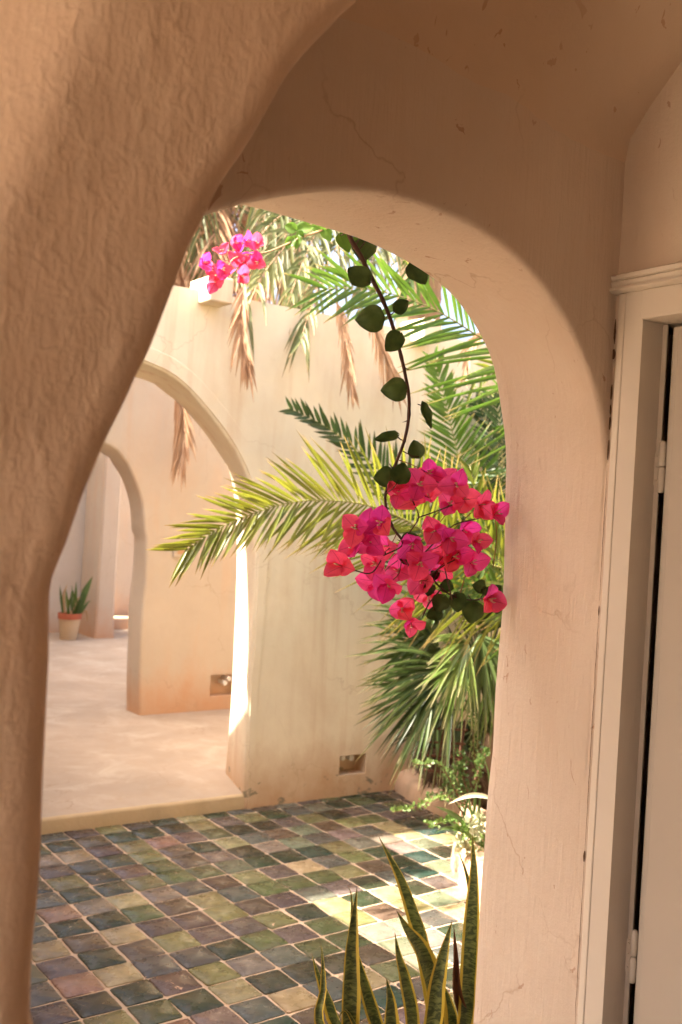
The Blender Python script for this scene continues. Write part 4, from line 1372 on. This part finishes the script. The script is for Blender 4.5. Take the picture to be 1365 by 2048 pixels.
# --- snake plant in front, its pot below the frame
SY = 1.98
spx = at(800, 2300, 'Y', SY)
M_SNAKE = bpy.data.materials.new('snake_leaf')
M_SNAKE.use_nodes = True
t = M_SNAKE.node_tree
p = t.nodes['Principled BSDF']
tc = t.nodes.new('ShaderNodeTexCoord')
sx = t.nodes.new('ShaderNodeSeparateXYZ')
t.links.new(tc.outputs['UV'], sx.inputs[0])
oi = t.nodes.new('ShaderNodeObjectInfo')
v = coords(t)
bandn = noise_n(t, coords(t, (0.35, 0.35, 1.0)), 85, 3, 0.6, 1.6)
core = mixc(t, ramp(t, bandn, [(0.42, 0.0), (0.60, 1.0)]), (0.024, 0.042, 0.010), (0.165, 0.195, 0.055))
core = mixc(t, mathn(t, 'MULTIPLY', noise_n(t, v, 30, 2), 0.35), core, (0.05, 0.075, 0.02))
edge = mathn(t, 'ABSOLUTE', mathn(t, 'SUBTRACT', sx.outputs[0], 0.5))
edge = mathn(t, 'ADD', edge, mathn(t, 'MULTIPLY', mathn(t, 'SUBTRACT', noise_n(t, v, 14, 2), 0.5), 0.10))
col = mixc(t, ramp(t, edge, [(0.30, 0.0), (0.335, 1.0)]), core, (0.56, 0.42, 0.055))
col = mixc(t, ramp(t, sx.outputs[1], [(0.975, 0.0), (0.99, 1.0)]), col, (0.16, 0.09, 0.05))
t.links.new(col, p.inputs['Base Color'])
p.inputs['Roughness'].default_value = 0.38
tr = t.nodes.new('ShaderNodeBsdfTranslucent')
t.links.new(col, tr.inputs[0])
mx = t.nodes.new('ShaderNodeMixShader')
mx.inputs[0].default_value = 0.18
t.links.new(p.outputs[0], mx.inputs[1])
t.links.new(tr.outputs[0], mx.inputs[2])
t.links.new(mx.outputs[0], t.nodes['Material Output'].inputs[0])

spot_ = thing('plant_pot', (spx.x, spx.y, 0), 'clay pot at the foot of the snake plant', 'flower pot')
mb = MB()
mb.lathe((spx.x, spx.y, 0.0), [(0, 0.001), (0.11, 0.001), (0.14, 0.12), (0.15, 0.122), (0.15, 0.15), (0.135, 0.15), (0.13, 0.13), (0, 0.13)], 32)
mb.build('body', M_TERRA, spot_, angle=40)
snake = thing('snake_plant', (spx.x, spx.y, 0.13), 'snake plant with upright banded leaves edged in yellow, in front of the sunlit tiles', 'snake plant')
for k, (lst, wpx, dy) in enumerate([
    ([(740, 2250), (705, 2100), (703, 2000), (705, 1900), (710, 1820), (715, 1772)], 36, 0.0),
    ([(845, 2250), (868, 2060), (858, 1960), (840, 1875), (826, 1830), (808, 1775), (790, 1735), (757, 1671)], 30, 0.05),
    ([(860, 2250), (880, 2060), (866, 1960), (845, 1900), (815, 1858), (793, 1820)], 40, -0.02),
    ([(890, 2250), (928, 2060), (937, 1966), (943, 1855), (948, 1743), (945, 1665)], 32, -0.04),
    ([(840, 2250), (866, 2050), (875, 1970), (892, 1890), (905, 1840)], 34, -0.06),
    ([(815, 2250), (826, 2050), (811, 1960), (798, 1912), (790, 1864)], 26, -0.03),
    ([(795, 2250), (785, 2060), (782, 2000), (773, 1956)], 32, -0.05),
    ([(735, 2250), (644, 2060), (647, 1980), (646, 1924), (642, 1884)], 20, -0.04),
    ([(750, 2250), (678, 2060), (657, 2008), (637, 1952), (624, 1907)], 28, 0.02),
    ([(780, 2250), (757, 2060), (735, 1990), (722, 1940), (712, 1890)], 26, 0.04),
    ([(742, 2250), (700, 2060), (705, 1900), (704, 1799), (696, 1770)], 16, 0.05),
    ([(880, 2250), (925, 2060), (945, 1850), (943, 1795), (932, 1742), (916, 1701)], 16, 0.07),
    ([(860, 2250), (905, 2060), (893, 2000), (876, 1960), (866, 1935)], 22, 0.03),
    ([(900, 2250), (930, 2060), (926, 1990), (932, 1930)], 18, 0.09),
    ([(765, 2250), (715, 2060), (690, 2020), (672, 2050)], 12, 0.0),
]):
    pts = P(lst, SY + dy)
    pts[0] = Vector((spx.x + (pts[0].x - spx.x) * 0.9, spx.y + dy * 0.8, 0.13))
    wd = wpx / FPX * (R_WC @ (pts[1] - EYE)).z
    rr_ = random.Random(k)
    nn_ = -LOOK + Vector((rr_.uniform(-0.6, 0.6), rr_.uniform(-0.3, 0.3), 0))
    blade('leaf', pts, wd * 1.1, M_SNAKE, snake, n=22, fold=0.28, nrm=nn_, edge=0.08)
blade('leaf', [Vector((spx.x + 0.05, spx.y, 0.13)), mid(925, 2060, SY), mid(914, 1980, SY - 0.03), mid(912, 1910, SY - 0.03), mid(908, 1850, SY - 0.04)], 0.028, flat('dead_leaf', (0.16, 0.07, 0.035), 0.8), snake, edge=0.9, fold=0.5)

# ------------------------------------------------------------------ bougainvillea
M_VINE = flat('vine_wood', (0.075, 0.035, 0.025), 0.7)
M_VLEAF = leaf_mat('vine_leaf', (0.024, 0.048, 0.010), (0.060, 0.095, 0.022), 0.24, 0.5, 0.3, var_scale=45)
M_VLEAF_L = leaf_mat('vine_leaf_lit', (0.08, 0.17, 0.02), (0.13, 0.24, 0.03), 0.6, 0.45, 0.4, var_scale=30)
M_FLOWER = flat('flower_tube', (0.62, 0.45, 0.30), 0.6)
M_PEDICEL = flat('flower_stalk', (0.20, 0.045, 0.035), 0.6)


def bract_material():
    mt, t, p = new_mat('bract')
    oi = t.nodes.new('ShaderNodeObjectInfo')
    tc = t.nodes.new('ShaderNodeTexCoord')
    sx = t.nodes.new('ShaderNodeSeparateXYZ')
    t.links.new(tc.outputs['UV'], sx.inputs[0])
    v = coords(t)
    c = mixc(t, mathn(t, 'MULTIPLY', noise_n(t, v, 40, 3), 0.45), oi.outputs['Color'], (0.80, 0.05, 0.22))
    # veins: midrib and side veins
    e = mathn(t, 'ABSOLUTE', mathn(t, 'SUBTRACT', sx.outputs[0], 0.5))
    vein = mathn(t, 'FRACT', mathn(t, 'ADD', mathn(t, 'MULTIPLY', sx.outputs[1], 6.0), mathn(t, 'MULTIPLY', e, -5.0)))
    vk = ramp(t, vein, [(0.0, 1.0), (0.09, 0.0)])
    mk = ramp(t, e, [(0.012, 1.0), (0.03, 0.0)])
    dark = mixc(t, 1.0, c, (0.62, 0.42, 0.50), 'MULTIPLY')
    c = mixc(t, mathn(t, 'MULTIPLY', vk, 0.4), c, dark)
    c = mixc(t, mathn(t, 'MULTIPLY', mk, 0.7), c, dark)
    t.links.new(c, p.inputs['Base Color'])
    p.inputs['Roughness'].default_value = 0.6
    p.inputs['Specular IOR Level'].default_value = 0.2
    b = nd(t, 'ShaderNodeBump', i_Strength=0.5, i_Distance=0.002)
    t.links.new(mathn(t, 'ADD', noise_n(t, v, 180, 3), mathn(t, 'MULTIPLY', vk, -0.6)), b.inputs['Height'])
    t.links.new(b.outputs[0], p.inputs['Normal'])
    tr = t.nodes.new('ShaderNodeBsdfTranslucent')
    t.links.new(c, tr.inputs[0])
    mx = t.nodes.new('ShaderNodeMixShader')
    mx.inputs[0].default_value = 0.62
    t.links.new(p.outputs[0], mx.inputs[1])
    t.links.new(tr.outputs[0], mx.inputs[2])
    t.links.new(mx.outputs[0], t.nodes['Material Output'].inputs[0])
    return mt


M_BRACT = bract_material()


def leaf_mesh(name, seed, width, tip, lobe, curl, wave, mat):
    """A flat leaf one unit long along +Y, facing +Z, heart-shaped at the base."""
    r = random.Random(seed)
    NU, NV = 9, 9
    mb = MB()
    rows = []
    for i in range(NV):
        v = i / (NV - 1)
        h = width * 0.5 * (math.sin(math.pi * v ** 0.72) ** 0.62 if 0 < v < 1 else 0.0)
        h *= 1 - tip * max(0, v - 0.55) / 0.45 * 0.55
        h = max(h, 0.012)
        row = []
        for j in range(NU):
            u = j / (NU - 1) * 2 - 1
            y = v - lobe * (1 - v) ** 3 * abs(u) ** 1.5 * 0.9
            x = u * h
            z = 0.16 * abs(u) ** 1.6 * h / max(width, 0.01) * 2 + curl * (v - 0.35) ** 2 + wave * abs(u) * noise.noise((u * 2.2 + seed, v * 3.5, seed * 1.7)) + 0.03 * noise.noise((x * 5, y * 5, seed))
            row.append((x, y, z))
        rows.append(row)
    mb.grid(rows, uv=True)
    me = bpy.data.meshes.new(name)
    me.from_pydata(mb.v, [], mb.f)
    ul = me.uv_layers.new(name='UVMap')
    li = np.empty(len(me.loops), dtype=np.int32)
    me.loops.foreach_get('vertex_index', li)
    ul.data.foreach_set('uv', np.array(mb.uv, dtype=np.float32)[li].ravel())
    me.polygons.foreach_set('use_smooth', [True] * len(me.polygons))
    me.materials.append(mat)
    me.update()
    return me


BRACTS = [leaf_mesh('bract', k, 1.0 + 0.07 * (k % 3), 0.30, 0.12, 0.30 - 0.2 * (k % 4), 0.20, M_BRACT) for k in range(8)]
VLEAVES = [leaf_mesh('leaf', 43 + k, 0.86 + 0.09 * (k % 3), 0.15 + 0.15 * (k % 3), 0.05 + 0.07 * (k % 2), -0.45 + 0.28 * (k % 4), 0.22, M_VLEAF) for k in range(7)]
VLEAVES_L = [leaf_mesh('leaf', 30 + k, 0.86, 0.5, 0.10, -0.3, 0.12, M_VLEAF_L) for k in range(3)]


def orient(c, d, n, s, sx_=1.0):
    d = d.normalized()
    x = d.cross(n).normalized()
    z = x.cross(d)
    M = Matrix((x * s * sx_, d * s, z * s)).transposed().to_4x4()
    M.translation = c
    return M


PINK = [(0.88, 0.10, 0.30), (0.90, 0.115, 0.24), (0.86, 0.08, 0.36), (0.90, 0.115, 0.19), (0.80, 0.055, 0.36)]


def flower(parent, c, aim, size, seed, red, stalk_to):
    r = random.Random(seed)
    aim = aim.normalized()
    a0 = aim.cross(Vector((0.2, 0.1, 1))).normalized()
    b0 = aim.cross(a0)
    fb = MB()
    fb.tube(catmull([stalk_to, stalk_to.lerp(c, 0.5) + Vector((r.uniform(-1, 1), r.uniform(-1, 1), r.uniform(-1, 1))) * 0.008, c], 8), 0.0011, 5)
    fl = fb.build('flower', M_PEDICEL, parent, base=c)
    ph = r.uniform(0, 6.28)
    for k in range(3):
        a = ph + 2.094 * k + r.uniform(-0.25, 0.25)
        o = a0 * math.cos(a) + b0 * math.sin(a)
        open_ = r.uniform(0.75, 1.4)
        d = aim * math.cos(open_) + o * math.sin(open_)
        n = aim * math.sin(open_) - o * math.cos(open_)
        if r.random() < 0.5: n = n + o * r.uniform(-0.3, 0.3)
        b = bpy.data.objects.new('bract', BRACTS[r.randrange(8)])
        pc = PINK[(3 if red else r.choice((0, 2, 4))) if r.random() < 0.6 else r.randrange(5)]
        b.color = (*[min(1, x * r.uniform(0.85, 1.1)) for x in pc], 1)
        link(b, fl, orient(c + o * 0.003, d, n, size * r.uniform(0.85, 1.12)))
    tb_ = MB()
    for k in range(3):
        a = ph + 2.094 * k + 1.0
        o = a0 * math.cos(a) + b0 * math.sin(a)
        e = c + aim * size * 0.45 + o * size * 0.13
        if r.random() < 0.75:
            tb_.tube([c, c.lerp(e, 0.6), e], [0.0012, 0.0019, 0.0015], 6)
            tb_.lathe((e.x, e.y, e.z), [(0.0, 0.0005), (0.0032, 0.0012), (0.0038, 0.0), (0.0018, -0.001)], 7)
    if tb_.v:
        tb_.build('flower_tube', M_FLOWER, fl)
    return fl


VY = 1.74
vine = thing('bougainvillea', mid(700, 470, VY), 'bougainvillea branch hanging in the near arch, round dark leaves, big pink flower cluster', 'flowering vine')
path_px = [(690, 440), (702, 478), (722, 512), (745, 558), (765, 598), (782, 640), (797, 690), (809, 740), (818, 790), (818, 835), (810, 878), (797, 915), (781, 955), (771, 1000), (783, 1048), (806, 1082), (832, 1118), (860, 1152), (884, 1177), (912, 1195), (950, 1200), (985, 1192)]
VYS = lambda i: VY - 0.06 * max(0, (i - 12)) / 9
vp_ = catmull([mid(x, y, VYS(i)) for i, (x, y) in enumerate(path_px)], 90)
mb = MB()
mb.tube([p_ + Vector((noise.noise((i * 0.5, 0, 0)), 0, noise.noise((0, i * 0.5, 0)))) * 0.0012 for i, p_ in enumerate(vp_)], [0.0052 - 0.000037 * i + (0.0008 if i % 11 == 5 else 0) for i in range(90)], 8)
vstem = mb.build('stem', M_VINE, vine)
rv = random.Random(12)
for i in range(4, 86, 5):                                    # thorns and buds along the stem
    tp = vp_[i]
    td = Vector((rv.uniform(-1, 1), rv.uniform(-0.6, 0.2), rv.uniform(-0.4, 0.8))).normalized()
    mb = MB()
    mb.tube([tp, tp + td * rv.uniform(0.008, 0.014), tp + td * rv.uniform(0.015, 0.022) + Vector((0, 0, 0.002))], [0.0018, 0.0011, 0.0003], 5)
    mb.build('thorn', M_VINE, vstem)



def on_stem(c): return min(vp_, key=lambda q: (q - c).length)


def vine_leaf(x, y, rpx, ang, dy=0.0, face=0.0, lit=False, sxk=1.0, stalk=True, par=None, Y=None, anchor=None):
    """ang: direction of the tip in the picture, degrees clockwise from right."""
    c = mid(x, y, (Y if Y is not None else VY) + dy)
    z_ = (R_WC @ (c - EYE)).z
    L = 2 * rpx / FPX * z_
    right, up = R_WC.transposed() @ Vector((1, 0, 0)), R_WC.transposed() @ Vector((0, -1, 0))
    a = math.radians(ang)
    d = right * math.cos(a) - up * math.sin(a)
    n = -LOOK + right * rv.uniform(-0.35, 0.35) + up * rv.uniform(-0.3, 0.3) + d * face
    bpos = c - d * (L * 0.5)
    o = bpy.data.objects.new('leaf', (VLEAVES_L if lit else VLEAVES)[rv.randrange(3 if lit else 7)])
    link(o, par or vine, orient(bpos, d, n, L, sxk))
    if stalk:
        s_ = MB()
        a_ = anchor if anchor is not None else on_stem(bpos)
        if (a_ - bpos).length < 0.09:
            s_.tube([a_, a_.lerp(bpos, 0.6) + Vector((0, 0, -0.003)), bpos + d * 0.003], 0.0012, 5)
            s_.build('leaf_stalk', M_VINE, o)


for a_ in [(716, 552, 25, 215, 0.0), (740, 638, 29, 175, 0.0), (803, 613, 18, 325, -0.01), (786, 684, 24, 130, -0.012), (788, 779, 26, 172, 0.0), (833, 898, 19, 250, -0.01), (767, 953, 21, 175, -0.01), (801, 946, 22, 285, -0.085),
           (838, 545, 26, 55, 0.03), (728, 502, 24, 100, 0.03), (823, 1079, 17, 330, -0.03), (812, 1114, 17, 200, -0.03), (822, 1135, 13, 110, -0.03), (945, 1226, 22, 100, -0.06), (915, 1205, 20, 80, -0.05), (880, 1208, 18, 120, -0.04), (958, 1172, 14, 190, -0.07), (975, 1182, 14, 200, -0.08),
           (993, 1180, 14, 330, -0.08), (1000, 1192, 9, 20, -0.09), (996, 1219, 10, 100, -0.09), (868, 1228, 16, 160, -0.02), (895, 1172, 14, 20, -0.04), (858, 1180, 13, 100, -0.03), (870, 1150, 12, 330, -0.03)]:
    vine_leaf(*a_)
vine_leaf(852, 833, 27, 75, -0.01, 0.2, sxk=0.42)
vine_leaf(772, 876, 24, 165, -0.01, 0.5, sxk=0.55)
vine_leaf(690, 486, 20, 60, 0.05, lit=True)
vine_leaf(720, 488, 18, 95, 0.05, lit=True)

FL = [(857, 952, 0), (889, 966, 0), (838, 975, 0), (800, 992, 0), (828, 1004, 1), (860, 1000, 1), (898, 1012, 0), (925, 1002, 1), (956, 1012, 1), (984, 1030, 0), (766, 1046, 1), (716, 1058, 1), (716, 1090, 0), (745, 1082, 0), (778, 1092, 0), (757, 1124, 0),
      (690, 1130, 1), (778, 1165, 0), (757, 1160, 0), (806, 1212, 1), (824, 1240, 1), (845, 1158, 1), (857, 1184, 1), (869, 1062, 1), (898, 1076, 0), (924, 1060, 0), (948, 1082, 1), (865, 1104, 0), (842, 1122, 0), (874, 1136, 0), (904, 1112, 1), (938, 1124, 0), (971, 1194, 0), (827, 1085, 0), (805, 970, 0), (912, 975, 0), (742, 1060, 0), (800, 1140, 0), (892, 1100, 1)]
rightv, upv = R_WC.transposed() @ Vector((1, 0, 0)), R_WC.transposed() @ Vector((0, -1, 0))
cen = Vector((845, 1085))
FL = [(845 + (x - 845) * 1.04, 1085 + (y - 1085) * 1.04, rd) for x, y, rd in FL]
for k, (x, y, red) in enumerate(FL):
    off = Vector((x, y)) - cen
    rad_ = off.length / 190
    Y = VY - 0.045 - 0.06 * max(0.0, (x - 845) / 170) + rv.uniform(-0.05, 0.05) * (1.0 if x < 940 else 0.3)
    c = mid(x, y, Y)
    aim = -LOOK * rv.uniform(0.8, 1.3) + rightv * (off.x / 190 * 0.7 + rv.uniform(-0.5, 0.5)) + upv * (-off.y / 190 * 0.7 + rv.uniform(-0.5, 0.5))
    tgt = on_stem(c)
    tgt = tgt.lerp(c, 0.0 if (tgt - c).length < 0.09 else 0.35)
    small = 0.65 if (x, y) in () else 1.0
    flower(vine, c, aim, 0.040 * small * rv.uniform(0.88, 1.12), 200 + k, red, tgt)
# twigs inside the cluster
for lst in ([(806, 1082), (830, 1050), (838, 1032), (825, 1000)], [(838, 1035), (880, 1020), (905, 1010)], [(845, 1110), (885, 1070), (912, 1048), (945, 1040), (975, 1032)], [(860, 1150), (890, 1130), (910, 1120)], [(884, 1177), (860, 1205), (845, 1235)], [(790, 1060), (805, 1090), (770, 1110)], [(905, 1200), (895, 1160), (890, 1135)], [(772, 1105), (745, 1145), (715, 1142), (700, 1136)]):
    mb = MB()
    mb.tube(catmull([mid(x, y, VY - 0.05 - 0.05 * max(0, (x - 845) / 170)) for x, y in lst], 14), 0.0016, 5)
    mb.build('twig', M_VINE, vine)

# --- second spray, out in the sun
SYY = 2.9
spray = thing('bougainvillea_spray', mid(640, 462, SYY), 'small sunlit sprig of pink bougainvillea, top left of the opening before the sky', 'flowering vine')
sp_ = catmull([mid(x, y, SYY) for x, y in [(690, 440), (640, 462), (605, 474), (570, 490), (535, 504), (505, 508), (480, 512), (462, 523), (456, 548)]], 40)
mb = MB()
mb.tube(sp_, [0.0042 - 0.00006 * i for i in range(40)], 6)
mb.build('stem', M_RACHIS_DRY, spray)
for k, (x, y, red) in enumerate([(470, 485, 0), (492, 484, 0), (515, 489, 1), (446, 507, 1), (472, 503, 0), (468, 520, 1), (406, 526, 0), (420, 540, 1), (436, 545, 0), (446, 540, 0), (488, 528, 1), (515, 526, 1), (482, 551, 1), (430, 566, 1), (500, 520, 0), (455, 552, 0)]):
    c = mid(x, y, SYY + rv.uniform(-0.05, 0.05))
    q = min(sp_, key=lambda w_: (w_ - c).length)
    flower(spray, c, -LOOK * 0.7 + Vector((rv.uniform(-1, 1), rv.uniform(-1, 1), rv.uniform(-0.6, 1))), 0.036, 300 + k, red, q)
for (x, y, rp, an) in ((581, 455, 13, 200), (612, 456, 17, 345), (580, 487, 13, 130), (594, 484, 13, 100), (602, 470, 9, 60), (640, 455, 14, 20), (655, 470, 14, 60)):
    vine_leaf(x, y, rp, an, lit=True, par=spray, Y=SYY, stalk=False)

# ------------------------------------------------------------------ housekeeping: parent transforms are set as local matrices above
bpy.context.view_layer.update()
